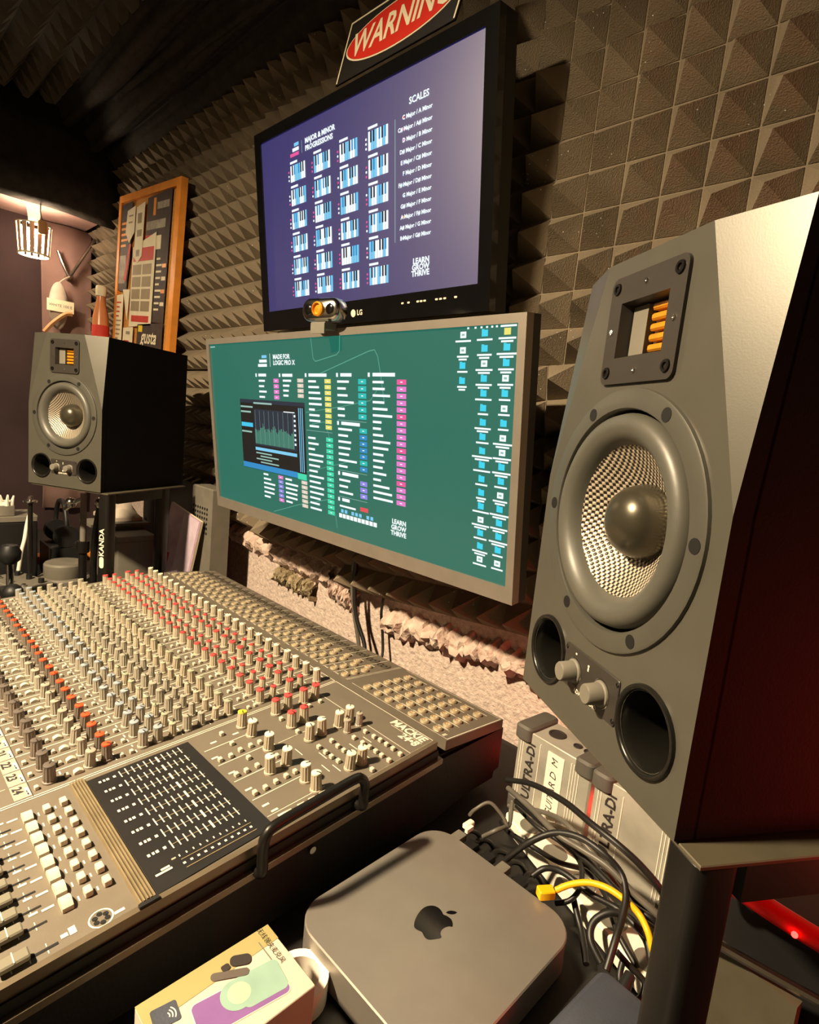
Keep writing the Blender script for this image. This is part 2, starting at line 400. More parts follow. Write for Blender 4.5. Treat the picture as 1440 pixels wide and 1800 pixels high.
# ------------------------------------------------------------------ mixing console
UX=-1.43; SL=.068; TILT=math.atan(SL)
def W(u,v,h=0): return Vector((u+UX,.539-v-SL*h,.874-v*SL+h))
PY0=.555
def PD(u,v,h=0):                                   # rear jack pod, falling to the wall
    y=.539-v; return Vector((u+UX,y+.08*h,.861-.08*(y-.686)+h))
def mixer():
    L=Vector((-.93,.3,DZ)); t=thing('mixing_console','large grey 24-channel mixing console with rows of knobs','mixer',L)
    def B(mb,name,m,par=t,sharp=35):
        o=mb.build(name,m,par,sharp=sharp)
        if par is t: o.location=-L
        return o
    UL,UR,VF=.088,1.0,.62
    # body: side profile extruded along x
    prof=[(.685,DZ+.012),(.69,.80),(.69,.845),(.552,.850),(.545,.862),(.539-VF,.862-VF*SL),(.539-VF-.01,.80),(.539-VF+.02,DZ+.012)]
    mb=MB()
    def ext(prof,x0,x1,mi=0):
        n=len(prof); mb.add([(x0,y,z) for y,z in prof]+[(x1,y,z) for y,z in prof],[tuple(range(n)),tuple(range(2*n-1,n-1,-1))]+[(i,n+i,n+(i+1)%n,(i+1)%n) for i in range(n)],mi)
    ext(prof,UX+UL,UX+UR-.006)
    for x in(UX+UL+.05,UX+UR-.05):
        for y in(.0,.6): mb.cyl((x,y,DZ+.0005),(x,y,DZ+.014),.02,n=12)
    B(mb,'chassis','mixer_side')
    # top panels
    mb=MB(); a=[W(UL,0),W(UR-.006,0),W(UR-.006,VF),W(UL,VF)]; b=[W(UL,0,-.011),W(UR-.006,0,-.011),W(UR-.006,VF,-.011),W(UL,VF,-.011)]
    mb.add(a+b,[(3,2,1,0),(4,5,6,7),(0,1,5,4),(1,2,6,5),(2,3,7,6),(3,0,4,7)]); B(mb,'top_panel','panel')
    mb=MB(); a=[PD(UL,-.146),PD(UR,-.146),PD(UR,-.016),PD(UL,-.016)]; b=[p-Vector((0,0,.014)) for p in a]
    mb.add(a+b,[(3,2,1,0),(4,5,6,7),(0,1,5,4),(1,2,6,5),(2,3,7,6),(3,0,4,7)]); B(mb,'rear_jack_panel','panel')
    # side rails
    mb=MB(); ext([(.539,.874+.0012),(.539,.863),(.539-VF,.863-VF*SL),(.539-VF,.8752-VF*SL)],UX+UR-.007,UX+UR-.001); B(mb,'side_rail','mixer_lip')
    mb=MB(); ext([(.54,.864),(.54,.852),(.539-VF,.852-VF*SL),(.539-VF,.864-VF*SL)],UX+UR-.006,UX+UR+.001); B(mb,'side_groove','groove')
    mb=MB(); ext([(.545,.853),(.545,.846),(.539-VF,.846-VF*SL),(.539-VF,.853-VF*SL)],UX+UR-.006,UX+UR+.006); B(mb,'side_lip','mixer_lip')
    mb=MB(); ext([(.69,.846),(.69,.752+.03),(.545,.752+.006),(.0,.752+.006),(.539-VF,.80),(.539-VF,.846-VF*SL),(.545,.846)],UX+UR-.006,UX+UR-.001); B(mb,'side_panel','mixer_side')
    mb=MB(); mb.cyl((UX+UR,.345,.82),(UX+UR+.003,.345,.82),.004,n=12); B(mb,'side_screw','chrome')
    # carry handle
    hx=UX+UR+.012
    mb=MB(); mb.tube([(hx-.012,.277,.832),(hx,.277,.836),(hx,.277,.848),(hx,.277,.866),(hx,.280,.876),(hx,.290,.881),(hx,.33,.885),(hx,.385,.890),(hx,.397,.887),(hx,.403,.878),(hx,.403,.864),(hx,.403,.852),(hx-.012,.403,.848)],.0055,10,sub=4); B(mb,'handle','steel_black',sharp=60)
    # ---- printing
    pr=MB()
    def ln(u0,v0,u1,v1,w=.0008,f=W,mi=0,h=.0004):
        d=Vector((u1-u0,v1-v0)); n=Vector((-d.y,d.x)).normalized()*w/2
        pr.add([f(u0+n.x,v0+n.y,h),f(u1+n.x,v1+n.y,h),f(u1-n.x,v1-n.y,h),f(u0-n.x,v0-n.y,h)],[(0,1,2,3)],mi)
    def rc(u0,v0,u1,v1,f=W,mi=0,h=.0004): pr.add([f(u0,v0,h),f(u1,v0,h),f(u1,v1,h),f(u0,v1,h)],[(3,2,1,0)],mi)
    def tx(s,u,v,size,ang=0,f=W,mi=0,bold=0,shear=0,sx=1,h=.0005):
        o=f(u,v,h); a=f(u+1,v,h)-o; b=f(u,v-1,h)-o; c=a.cross(b).normalized(); a.normalize(); b.normalize()
        T=Matrix(((a.x,b.x,c.x,o.x),(a.y,b.y,c.y,o.y),(a.z,b.z,c.z,o.z),(0,0,0,1)))@Matrix.Rotation(R(ang),4,'Z'); pr.text(s,size,T,mi,bold=bold,shear=shear,sx=sx)
    CU=[.767-.0285*(23-i) for i in range(24)]
    for i,u in enumerate(CU):
        ln(u-.0143,.004,u-.0143,.40,.0013); ln(u-.0143,-.02,u-.0143,-.142,.0011,PD)
        ln(u-.0143,.42,u-.0143,.60,.0007)
        for v in(.009,.04,.062,.088,.112,.128,.157,.178,.199,.217,.236,.256,.273,.292,.315,.332,.37): 
            rc(u-.011,v-.0008,u-.011+random.uniform(.004,.008),v+.0008)
            if v in(.04,.088,.157,.199,.236,.292,.315): rc(u+.002,v-.0006,u+.008,v+.0006)
        for v in(-.022,-.041,-.062,-.10): rc(u-.012,v-.0008,u-.003,v+.0008,PD)
        # scribble strip cell and hand lettered number
        rc(u-.0136,.401,u+.0136,.417,mi=1); rc(u-.004,.4015,u+.0125,.4050,mi=0,h=.0006)
        if i>=10: tx(str(i+1),u-.003,.4115,.0125,0,mi=2,h=.0008,bold=.0003)
        rc(u+.002,.4035,u+.006,.4045,mi=2,h=.0009); rc(u+.007,.4030,u+.011,.4045,mi=2,h=.0009)
    ln(.088,.4005,.785,.4005,.0006,mi=2)
    ln(.7835,.0015,.7835,.60,.0012); ln(.787,.0015,.787,.60,.0012)
    ln(.7835,-.02,.7835,-.142,.0008,PD); ln(.787,-.02,.787,-.142,.0008,PD)
    ln(.088,.0015,.7835,.0015,.0009); ln(.787,.0015,.992,.0015,.0009); ln(.9925,.0015,.9925,.235,.0009); ln(.993,.37,.993,.60,.0016)
    # master section lines and legends
    ln(.805,.043,.805,.1); ln(.805,.043,.88,.043); ln(.906,.043,.992,.043); ln(.868,.135,.868,.11); ln(.868,.155,.868,.12)
    for v0,u0,u1 in((.231,.800,.992),): pass
    for u in(.826,.862,.900,.940): ln(u,.232,u,.165,.0012)
    ln(.972,.233,.972,.16,.0008)
    for (u,v) in((.815,.185),(.815,.215),(.845,.228),(.883,.226),(.921,.226),(.955,.225),(.968,.222),(.978,.22)):
        rc(u-.0015,v-.004,u+.0015,v+.004)
    for (u,v) in((.86,.16),(.90,.146),(.947,.14),(.935,.088),(.935,.065),(.96,.088),(.925,.128),(.955,.13)): rc(u-.008,v-.0006,u+.008,v+.0006)
    # jack legends on master pod
    for r_ in(-.03,-.051,-.073,-.095,-.119):
        for k in range(7): rc(.816+.0245*k,r_-.0125,.834+.0245*k,r_-.0112,PD)
    ln(.80,-.142,.998,-.142,.0008,PD); ln(.80,-.02,.998,-.02,.0008,PD); ln(.998,-.142,.998,-.02,.0014,PD)
    for k in range(3): ln(.814,-.040-.022*k,.985,-.040-.022*k,.0006,PD)
    # maker name and model
    tx('MACKIE',.955,.0105,.0165,0,bold=.0006,sx=1.05,shear=.1); tx('24\u20228',.970,.0245,.0165,0,bold=.0006,shear=.1)
    ln(.93,.0182,.988,.0182,.0007)
    tx('B',.975,-.026,.010,0,PD,bold=.0004); tx('E',.988,-.026,.010,0,PD,bold=.0004)
    # sub-master legends
    for k in range(8):
        u=.817+.0192*k
        rc(u-.008,.420,u-.0055,.429); rc(u-.003,.3875,u+.002,.3888); rc(u-.003,.4025,u+.003,.4037); rc(u-.0095,.4315,u-.007,.438)
        ln(u+.006,.428,u+.006,.56,.0022,mi=3)
        for q in range(9): ln(u+.001,.436+.012*q,u+.0045,.436+.012*q,.0007); ln(u+.0075,.436+.012*q,u+.0105,.436+.012*q,.0007)
    ln(.9845,.4265,.9845,.56,.0026,mi=3)
    for q in range(9): ln(.979,.434+.012*q,.9825,.434+.012*q,.0007); ln(.9865,.434+.012*q,.990,.434+.012*q,.0007)
    rc(.976,.413,.984,.418); rc(.979,.419,.983,.424); rc(.985,.378,.988,.386)
    pr.add([W(.9837+.0095*math.cos(2*PI*k/24),.3954+.0095*math.sin(2*PI*k/24),.0004) for k in range(24)]+[W(.9837+.0082*math.cos(2*PI*k/24),.3954+.0082*math.sin(2*PI*k/24),.0004) for k in range(24)],[(k,24+k,24+(k+1)%24,(k+1)%24) for k in range(24)])
    for k in range(6):
        c=(.9837+.0048*math.cos(PI*k/3),.3954+.0048*math.sin(PI*k/3)); pr.add([W(c[0]+.0022*math.cos(2*PI*q/10),c[1]+.0022*math.sin(2*PI*q/10),.0005) for q in range(10)],[tuple(range(9,-1,-1))],3)
    B(pr,'panel_print',['white_print','strip_paper','ink','hole'])
    # ---- dark meter bridge panel and fluted rail
    mb=MB(); q=[(.7945,.2385),(.9885,.2345),(.9925,.3525),(.7945,.3525)]
    mb.add([W(u,v,.0012) for u,v in q]+[W(u,v,-.002) for u,v in q],[(3,2,1,0),(0,1,5,4),(1,2,6,5),(2,3,7,6),(3,0,4,7)]); mp=B(mb,'meter_panel','panel_dark')
    pr=MB()
    cols=[.8068+.0198*k for k in range(8)]
    for u in cols:
        ln(u,.2505,u,.3222,.0010,mi=1,h=.0017)
        for k in range(11):
            v=.2535+.0068*k; ln(u-.0062 if k%3 else u-.0075,v,u+.0062,v,.0012 if k!=4 else .0022,h=.0019)
        for v,w in((.3265,.004),(.3335,.004),(.3375,.003),(.3415,.0035)): rc(u-.002,v,u+.0018,v+w*.7,h=.0019)
    for u in(.969,.981):
        ln(u,.2505,u,.3222,.0010,mi=1,h=.0017)
    for k in range(11):
        v=.2535+.0068*k; ln(.962,v,.965,v,.0012,h=.0019); rc(.9735,v-.0012,.9762,v+.0012,h=.0019); rc(.9625,.325,.9645,.329,h=.0019)
    for k,(du,dv) in enumerate(((0,0),(.0035,.006),(.0035,-.001))): rc(.968+du,.333+dv,.9705+du,.341+dv,h=.0019)
    B(pr,'meter_print',['white_print','fluted'])
    for k in range(5):
        mb=MB(); v=.3545+.0029*k
        a=[W(.790,v,.0),W(.9945,v,.0),W(.9945,v+.0027,.0),W(.790,v+.0027,.0)]; b=[W(.790,v+.0006,.0052-.0004*abs(k-2)),W(.9945,v+.0006,.0052-.0004*abs(k-2)),W(.9945,v+.0021,.0052-.0004*abs(k-2)),W(.790,v+.0021,.0052-.0004*abs(k-2))]
        mb.add(a+b,[(4,7,6,5),(0,4,5,1),(1,5,6,2),(2,6,7,3),(3,7,4,0)]); B(mb,'rail_rib','fluted')
    mb=MB(); a=[W(.9945,.3535,0),W(.9985,.3535,0),W(.9985,.370,0),W(.9945,.370,0)]; b=[p+Vector((0,0,.004)) for p in a]
    mb.add(a+b,[(4,7,6,5),(0,4,5,1),(1,5,6,2),(2,6,7,3),(3,7,4,0)]); B(mb,'rail_end_cap','groove')
    # ---- knobs
    def kbody(r,h,m):
        mb=MB(); n=24
        pr_=[(r*1.12,0),(r*1.12,.002),(r*1.0,.0028),(r*.92,h-.0006),(r*.86,h)]
        vs=[];fs=[]
        for k,(rr,z) in enumerate(pr_):
            for i in range(n):
                q=rr*(1 if (i%2==0 or k<2) else .88); vs.append((q*math.cos(2*PI*i/n),q*math.sin(2*PI*i/n),z))
        for k in range(len(pr_)-1):
            for i in range(n): j=(i+1)%n; fs.append((k*n+i,k*n+j,(k+1)*n+j,(k+1)*n+i))
        fs.append(tuple(4*n+i for i in range(n)))
        mb.add(vs,fs); return mb.mesh('knob',[m],25)
    def kcap(r,h,m):
        mb=MB(); n=16; mb.lathe([(r*.9,h-.0012),(r*.9,h+.0006),(r*.6,h+.0012),(.0001,h+.0013)],n,0); mb.box((0,r*.45,h+.0014),(.0009,r*.8,.0008),1); return mb.mesh('cap',[m,'ink'],30)
    bod={}
    def kmesh(r,h,bm_,cm_):
        k=(r,h,bm_,cm_)
        if k not in bod: bod[k]=(kbody(r,h,bm_),kcap(r,h,cm_))
        return bod[k]
    def knob(u,v,r,h,bm_,cm_,ang):
        a,b=kmesh(r,h,bm_,cm_); o=obj('knob',a,t,W(u,v)-L,(TILT,0,ang)); obj('knob_cap',b,o)
    rowsK=[(.0234,.0060,.020,'knob_stone','cap_cream'),(.054,.0048,.019,'knob_stone','cap_red'),(.074,.0060,.020,'knob_stone','cap_red'),(.102,.0048,.019,'knob_stone','cap_red'),(.1213,.0060,.020,'knob_stone','cap_red'),
        (.170,.0060,.020,'knob_stone','cap_green'),(.189,.0048,.017,'knob_stone','knob_stone'),(.208,.0048,.017,'knob_grey','knob_grey'),(.2277,.0060,.020,'knob_grey','knob_grey'),(.246,.0048,.017,'knob_stone','cap_green'),(.2645,.0060,.020,'knob_grey','cap_blue'),(.2825,.0060,.020,'knob_grey','cap_blue'),
        (.323,.0060,.020,'knob_dark','cap_orange'),(.3415,.0060,.020,'knob_grey','knob_grey'),(.382,.0066,.021,'knob_dark','cap_dark')]
    far=MB(); fm=['knob_stone','knob_grey','knob_dark','cap_cream','cap_red','cap_green','cap_blue','cap_orange','cap_dark','ink']
    for i,u in enumerate(CU):
        for (v,r,h,b_,c_) in rowsK:
            uu=u+random.uniform(-.0005,.0005); ang=random.uniform(-2.2,2.2)
            if i>=6: knob(uu,v,r,h,b_,c_,ang)
            else:
                A=Matrix.Translation(W(uu,v))@Matrix.Rotation(TILT,4,'X')
                k1,k2=kmesh(r,h,b_,c_)
                for me,mi in((k1,fm.index(b_)),(k2,fm.index(c_))):
                    far.add([tuple(p.co) for p in me.vertices],[tuple(p.vertices) for p in me.polygons],mi,A)
    tag(B(far,'far_knobs',fm,sharp=25),None,kind='stuff')
    mast=[(.806,.1715,'cap_yellow'),(.831,.1715,'cap_cream'),(.8705,.1705,'cap_cream'),(.9108,.1926,'cap_cream'),(.9098,.1702,'cap_cream'),(.9498,.1702,'cap_cream'),(.9708,.1707,'cap_cream'),(.8478,.1222,'cap_red'),(.8470,.1018,'cap_red'),(.8876,.1215,'cap_cream'),(.886,.1011,'cap_cream'),(.8864,.0739,'cap_cream'),(.8852,.055,'cap_cream'),(.9656,.1188,'cap_cream'),(.9664,.1011,'cap_cream'),(.8074,.1208,'cap_red'),(.806,.1006,'cap_red'),(.8063,.0746,'cap_red'),(.8051,.0545,'cap_red')]
    for u,v,c in mast: knob(u,v,.0064,.021,'knob_stone',c,random.uniform(-2,2))
    for u,v in((.9046,.0735),(.9025,.0518)): knob(u,v,.0048,.018,'knob_grey','knob_grey',.4)
    # ---- push buttons
    def bmesh_btn(w,d,h,curve=False):
        mb=MB()
        if curve:
            n=8; pts=[(-w/2+w*k/n, h*(.55+.45*math.cos(PI*(k/n-.5)))) for k in range(n+1)]
            vs=[(x,-d/2,0) for x,_ in pts]+[(x,d/2,0) for x,_ in pts]+[(x,-d/2,z) for x,z in pts]+[(x,d/2,z) for x,z in pts]; m_=n+1; fs=[]
            for k in range(n): fs+=[(2*m_+k,2*m_+k+1,3*m_+k+1,3*m_+k),(k,k+1,2*m_+k+1,2*m_+k),(m_+k+1,m_+k,3*m_+k,3*m_+k+1)]
            fs+=[(0,2*m_,3*m_,m_),(n,m_+n,3*m_+n,2*m_+n)]; mb.add(vs,fs)
        else: mb.prism(rrect(w,d,.0006,1),0,h,0,.0006)
        return mb.mesh('button',['button_white'],40)
    bs=bmesh_btn(.0050,.0042,.0045); bw=bmesh_btn(.0098,.0060,.0050,True); bq=bmesh_btn(.0056,.0048,.005)
    bb=bmesh_btn(.0150,.0085,.0075,True); bmid=bmesh_btn(.0090,.0062,.0060)
    def btn(me,u,v,rz=0): obj('push_button',me,t,W(u,v)-L,(TILT,0,rz))
    for u in CU:
        for v in(.1325,.1425): btn(bs,u+.005,v)
        for v in(.2975,.3085): btn(bs,u+.005,v)
        btn(bw,u+.004,.3545,PI/2); btn(bs,u+.004,.366); btn(bs,u+.006,.3955)
    mbt=[(0.807,0.2),(0.834,0.2),(0.856,0.213),(0.855,0.226),(0.853,0.199),(0.853,0.185),(0.854,0.173),(0.873,0.199),(0.892,0.225),(0.893,0.213),(0.893,0.199),(0.933,0.225),(0.933,0.212),(0.932,0.198),(0.931,0.184),(0.931,0.172),(0.826,0.124),(0.865,0.124),(0.892,0.172),(0.91,0.103),(0.924,0.104),(0.936,0.104),(0.91,0.123),(0.924,0.123),(0.936,0.123),(0.948,0.122),(0.923,0.077),(0.939,0.076),(0.951,0.075),(0.963,0.075),(0.974,0.075),(0.987,0.075),(0.922,0.057),(0.938,0.056),(0.949,0.055),(0.961,0.055),(0.973,0.055),(0.987,0.056),(0.987,0.102),(0.988,0.12),(0.822,0.057),(0.822,0.076)]
    for u,v in mbt: btn(bq,u,v)
    for v in(.216,.2,.186,.172): btn(bmid,.985,v,PI/2)
    for k in range(8):
        u=.817+.0192*k; btn(bb,u,.4128,0); btn(bmid,u,.3958,0); btn(bmid,u-.001,.3805,0)
    # ---- faders
    fcm=MB(); fcm.prism(rrect(.011,.021,.0015,2),.003,.0085,0,.0012); fcm.box((0,0,.0087),(.011,.0008,.0004),1); fcm=fcm.mesh('fader_cap',['fader_cap','white_print'],40)
    for k in range(8): obj('fader_cap',fcm,t,W(.823+.0192*k,.455)-L,(TILT,0,0))
    obj('fader_cap',fcm,t,W(.9845,.456)-L,(TILT,0,0))
    # ---- jacks
    PT=-math.atan(.08)
    jm=MB(); jm.lathe([(.0068,0),(.0068,.0022),(.0052,.0034),(.0040,.0034),(.0034,.0010),(.0,.0008)],14); jm=jm.mesh('jack_socket',['jack'],30)
    def jack(u,v): obj('jack_socket',jm,t,PD(u,v)-L,(PT,0,0))
    for u in CU:
        for v in(-.030,-.050,-.072): jack(u+.003,v)
        jack(u-.006,-.088)
    for r_ in(-.030,-.051,-.073,-.095,-.119):
        for k in range(7): jack(.825+.0245*k,r_)
    xm=MB(); xm.lathe([(.0125,0),(.0125,.0012),(.0110,.0014),(.0108,.0004),(.0,.0004)],18); 
    for k in range(3): xm.cyl((.005*math.cos(2.1*k+.5),.005*math.sin(2.1*k+.5),0),(.005*math.cos(2.1*k+.5),.005*math.sin(2.1*k+.5),.0011),.0016,n=8,mi=1)
    xm=xm.mesh('microphone_socket',['xlr','hole'],30)
    for u in CU: obj('microphone_socket',xm,t,PD(u,-.118)-L,(PT,0,0))
mixer()

# ------------------------------------------------------------------ loudspeakers
def weave_mat():
    m=bpy.data.materials.new('weave'); m.use_nodes=True; nt=m.node_tree; b=nt.nodes['Principled BSDF']
    tc=nt.nodes.new('ShaderNodeTexCoord'); sp=nt.nodes.new('ShaderNodeSeparateXYZ'); nt.links.new(tc.outputs['Object'],sp.inputs[0])
    def mth(op,a,b_=None):
        n=nt.nodes.new('ShaderNodeMath'); n.operation=op
        for k,x in enumerate((a,b_)):
            if x is None: continue
            if isinstance(x,(int,float)): n.inputs[k].default_value=x
            else: nt.links.new(x,n.inputs[k])
        return n.outputs[0]
    k=2*PI/.0046
    s1=mth('SINE',mth('MULTIPLY',sp.outputs['X'],k)); s2=mth('SINE',mth('MULTIPLY',sp.outputs['Z'],k))
    pr=mth('MULTIPLY',s1,s2); v=mth('ADD',mth('MULTIPLY',pr,.5),.5)
    r=nt.nodes.new('ShaderNodeValToRGB'); r.color_ramp.elements[0].position=.42; r.color_ramp.elements[1].position=.62
    r.color_ramp.elements[0].color=(.02,.016,.014,1); r.color_ramp.elements[1].color=(.62,.54,.42,1)
    nt.links.new(v,r.inputs['Fac']); nt.links.new(r.outputs['Color'],b.inputs['Base Color'])
    b.inputs['Metallic'].default_value=.35; b.inputs['Roughness'].default_value=.35
    bp=nt.nodes.new('ShaderNodeBump'); bp.inputs['Strength'].default_value=.5; bp.inputs['Distance'].default_value=.001
    nt.links.new(v,bp.inputs['Height']); nt.links.new(bp.outputs['Normal'],b.inputs['Normal'])
    MATS['weave']=m
weave_mat()
def speaker(label,loc,yaw):
    t=thing('studio_monitor',label,'speaker',loc,(0,0,R(yaw)),'pair of nearfield studio monitors')
    hw,H,D,hk,wt,cd_=.1005,.337,.28,.181,.051,.015
    mb=MB(); e=.0004                                  # cabinet shell behind the baffle
    vs=[(-hw,.012,0),(hw,.012,0),(hw,.012,hk),(hw,cd_+.008,H),(-hw,cd_+.008,H),(-hw,.012,hk),(-hw,D,0),(hw,D,0),(hw,D,H),(-hw,D,H)]
    mb.add(vs,[(1,0,6,7),(6,9,8,7),(3,8,9,4),(1,7,8,3,2),(0,5,4,9,6)]); mb.build('cabinet','cab_black',t)
    mb=MB(); wz=.161
    holes=[circ(0,wz,.0745,48),circ(-.063,.0435,.0235,28),circ(.063,.0435,.0235,28),[(-.025,.270),(.025,.270),(.025,.3065),(-.025,.3065)]]
    face_holes(mb,[(-hw,0),(hw,0),(hw,hk),(wt,H),(-wt,H),(-hw,hk)],holes,0)
    mb.add([(wt,0,H),(hw,0,hk),(hw,cd_,H)],[(0,1,2)]); mb.add([(-wt,0,H),(-hw,0,hk),(-hw,cd_,H)],[(0,2,1)])
    rim=[(-hw,0,0),(hw,0,0),(hw,0,hk),(hw,cd_,H),(wt,0,H),(-wt,0,H),(-hw,cd_,H),(-hw,0,hk)]; back=[(x,max(.014,y+.010),z) for x,y,z in rim]
    mb.add(rim+back,[(i,8+i,8+(i+1)%8,(i+1)%8) for i in range(8)],1); mb.build('baffle',['baffle','cab_black'],t,sharp=12)
    # woofer
    T=fr(0,wz)
    mb=MB(); mb.lathe([(.0885,-.0004),(.088,.0022),(.0865,.0028),(.0752,.0028),(.0745,.0016),(.0745,-.016)],64,0,T); wr=mb.build('woofer_frame','ring',t)
    mb=MB(); mb.lathe([(.0745,-.014),(.0722,-.014)],64,0,T); mb.build('shadow_gap','black_gap',t)
    mb=MB(); mb.lathe([(.0722,-.016),(.0722,-.002),(.0705,.0030),(.0660,.0060),(.0605,.0055),(.0555,.0015),(.0530,-.0030),(.0515,-.0060)],64,0,T); mb.build('surround','rubber_grey',t,sharp=60)
    mb=MB(); mb.lathe([(.0520,-.0055),(.040,-.0150),(.028,-.0235),(.020,-.0280)],64,0,T); mb.build('cone','weave',t,sharp=60)
    mb=MB(); mb.lathe([(.0265,-.0250),(.0255,-.0185),(.0235,-.0110),(.0190,-.0045),(.0120,-.0005),(.0055,.0013),(.0001,.0017)],40,0,T); mb.build('dust_cap','dustcap',t,sharp=60)
    for k in range(6):
        a=PI*k/3; x,z=.0812*math.cos(a),wz+.0812*math.sin(a)
        mb=MB(); mb.lathe([(.0046,.0027),(.0045,.0031),(.0,.0031)],14,0,fr(x,z)); mb.build('screw','hole',wr)
    # reflex ports
    for sx in(-1,1):
        mb=MB(); mb.lathe([(.0278,-.0002),(.0272,.0022),(.0256,.0026),(.0240,.0010),(.0222,-.006),(.0205,-.018),(.0198,-.050),(.0,-.052)],40,0,fr(.063*sx,.0435)); mb.build('bass_port','port_black',t,sharp=60)
    # tweeter
    mb=MB(); T2=Matrix.Translation((0,0,.2885))
    face_holes(mb,[(a,b+.2885) for a,b in rrect(.078,.072,.006,5)],[[(-.025,.270),(.025,.270),(.025,.3065),(-.025,.3065)]],-.0024)
    o_=rrect(.078,.072,.006,5); n=len(o_); mb.add([(a,-.0024,b+.2885) for a,b in o_]+[(a,0,b+.2885) for a,b in o_],[(i,n+i,n+(i+1)%n,(i+1)%n) for i in range(n)])
    q=[(-.025,.270),(.025,.270),(.025,.3065),(-.025,.3065)]; q2=[(-.022,.272),(.022,.272),(.022,.3045),(-.022,.3045)]
    mb.add([(a,-.0024,b) for a,b in q]+[(a,.013,b) for a,b in q2],[(i,(i+1)%4,4+(i+1)%4,4+i) for i in range(4)])
    tp=mb.build('tweeter_plate','plate_tw',t)
    mb=MB(); mb.box((-.014,.009,.2885),(.016,.006,.032)); mb.build('waveguide_lip','plastic_grey',tp)
    mb=MB(); mb.box((.008,.0135,.288),(.028,.001,.033)); mb.build('tweeter_back','black_gap',tp)
    for k in range(5):
        mb=MB(); mb.prism(rrect(.022,.0046,.001,2),0,.007,0,.0012,fr(.0085,.2755+.0066*k,.013)); mb.build('tweeter_pleat','gold',tp)
    for x,z in((-.032,.317),(.032,.317),(-.032,.2605),(.032,.2605)):
        mb=MB(); mb.lathe([(.0042,.0024),(.0038,.0036),(.0022,.0036),(.0018,.0024),(0,.0024)],14,0,fr(x,z)); mb.build('screw','screw',tp)
    for x,z in((0,.3165),(0,.2605),(-.0325,.2885),(.0325,.2885)):
        mb=MB(); mb.lathe([(.0020,.0024),(.0018,.0032),(.0008,.0032),(0,.0026)],10,0,fr(x,z)); mb.build('screw','chrome',tp)
    # control strip
    mb=MB(); mb.prism(rrect(.070,.032,.002,2),0,.0012,0,.0004,fr(0,.0455)); cp=mb.build('control_plate','plate_tw',t)
    for x in(-.0195,.0165):
        mb=MB(); mb.lathe([(.0092,.0010),(.0090,.0022),(.0078,.0030),(.0070,.0125),(.0062,.0135),(0,.0135)],20,0,fr(x,.044)); k_=mb.build('volume_knob','plastic_grey',cp)
        mb=MB(); mb.lathe([(.0102,.0014),(.0098,.0016),(.0096,.0014)],24,0,fr(x,.044)); mb.build('knob_ring','chrome',cp)
    mb=MB()
    for x,z,w,h in((-.0015,.0555,.002,.0016),(-.0015,.0530,.0016,.0026),(-.019,.0575,.002,.0014),(-.0015,.0370,.0030,.0030)): mb.prism(rrect(w,h,min(w,h)*.3,2),.0013,.0015,0,0,fr(x,z))
    mb.text('ADAM AUDIO',.0048,fr(-.001,.0315,-.0015),bold=.0001); mb.build('control_print','white_print',cp)
    for x,z in((-.033,.058),(.033,.058),(.033,.033)):
        mb=MB(); mb.lathe([(.0018,.0012),(.0012,.0016),(0,.0010)],10,0,fr(x,z)); mb.build('screw','screw',cp)
    return t
NS=(-.167,.371,1.062); LS=(-1.443,.365,1.065)
speaker('large near studio monitor at the right edge, beside the computer',NS,-32.3)
speaker('far studio monitor standing in the corner by the cork board',LS,29.5)

def stand(label,loc,yaw,text):
    t=thing('speaker_stand',label,'speaker stand',(loc[0],loc[1],DZ),(0,0,R(yaw)),'steel speaker stands on the desk'); H=loc[2]-DZ-.0012
    x0,x1,y0,y1=-.095,.118,.003,.27; w=.027
    mb=MB(); mb.prism([(x0,y0),(x1,y0),(x1,y1),(x0,y1)],H-.003,H,0,.0006); mb.build('top_plate','stand_top',t)
    x=x1-w/2-.0005
    yr=.198
    for y in(y0+w/2+.0005,yr):
        mb=MB(); mb.prism(rrect(w,w,.006,4,x,y),.0105,H-.0032,0,.0005); l=mb.build('leg','steel_black',t)
        if text and y<.1:
            mb=MB(); T3=Matrix.Translation((x,y-w/2-.0006,.200))@FRONT@Matrix.Rotation(R(90),4,'Z')
            mb.text('KANDA',.018,T3,bold=.0004); mb.prism(rrect(.026,.012,.0055,4),0,.0003,0,0,Matrix.Translation((x,y-w/2-.0003,0.200-.046))@FRONT@Matrix.Rotation(R(90),4,'Z'))
            mb.build('leg_lettering','white_print',l)
    mb=MB(); mb.prism([(-.013,-.011),(.013,-.011),(.013,.011),(-.013,.011)],0,yr-w/2-y0-w-.001,0,.003,Matrix.Translation((x,y0+w+.0008,H-.0032-.0112))@Matrix.Rotation(R(-90),4,'X')); mb.build('side_bar','steel_black',t)
    mb=MB(); mb.prism(rrect(.075,y1-y0,.004,2,x,(y0+y1)/2),.0005,.010,0,.001); mb.build('foot_plate','steel_black',t)
    return t
stand('black steel stand under the near speaker, at the right edge',NS,-32.3,False)
stand('black steel stand with white lettering under the far speaker',LS,29.5,True)

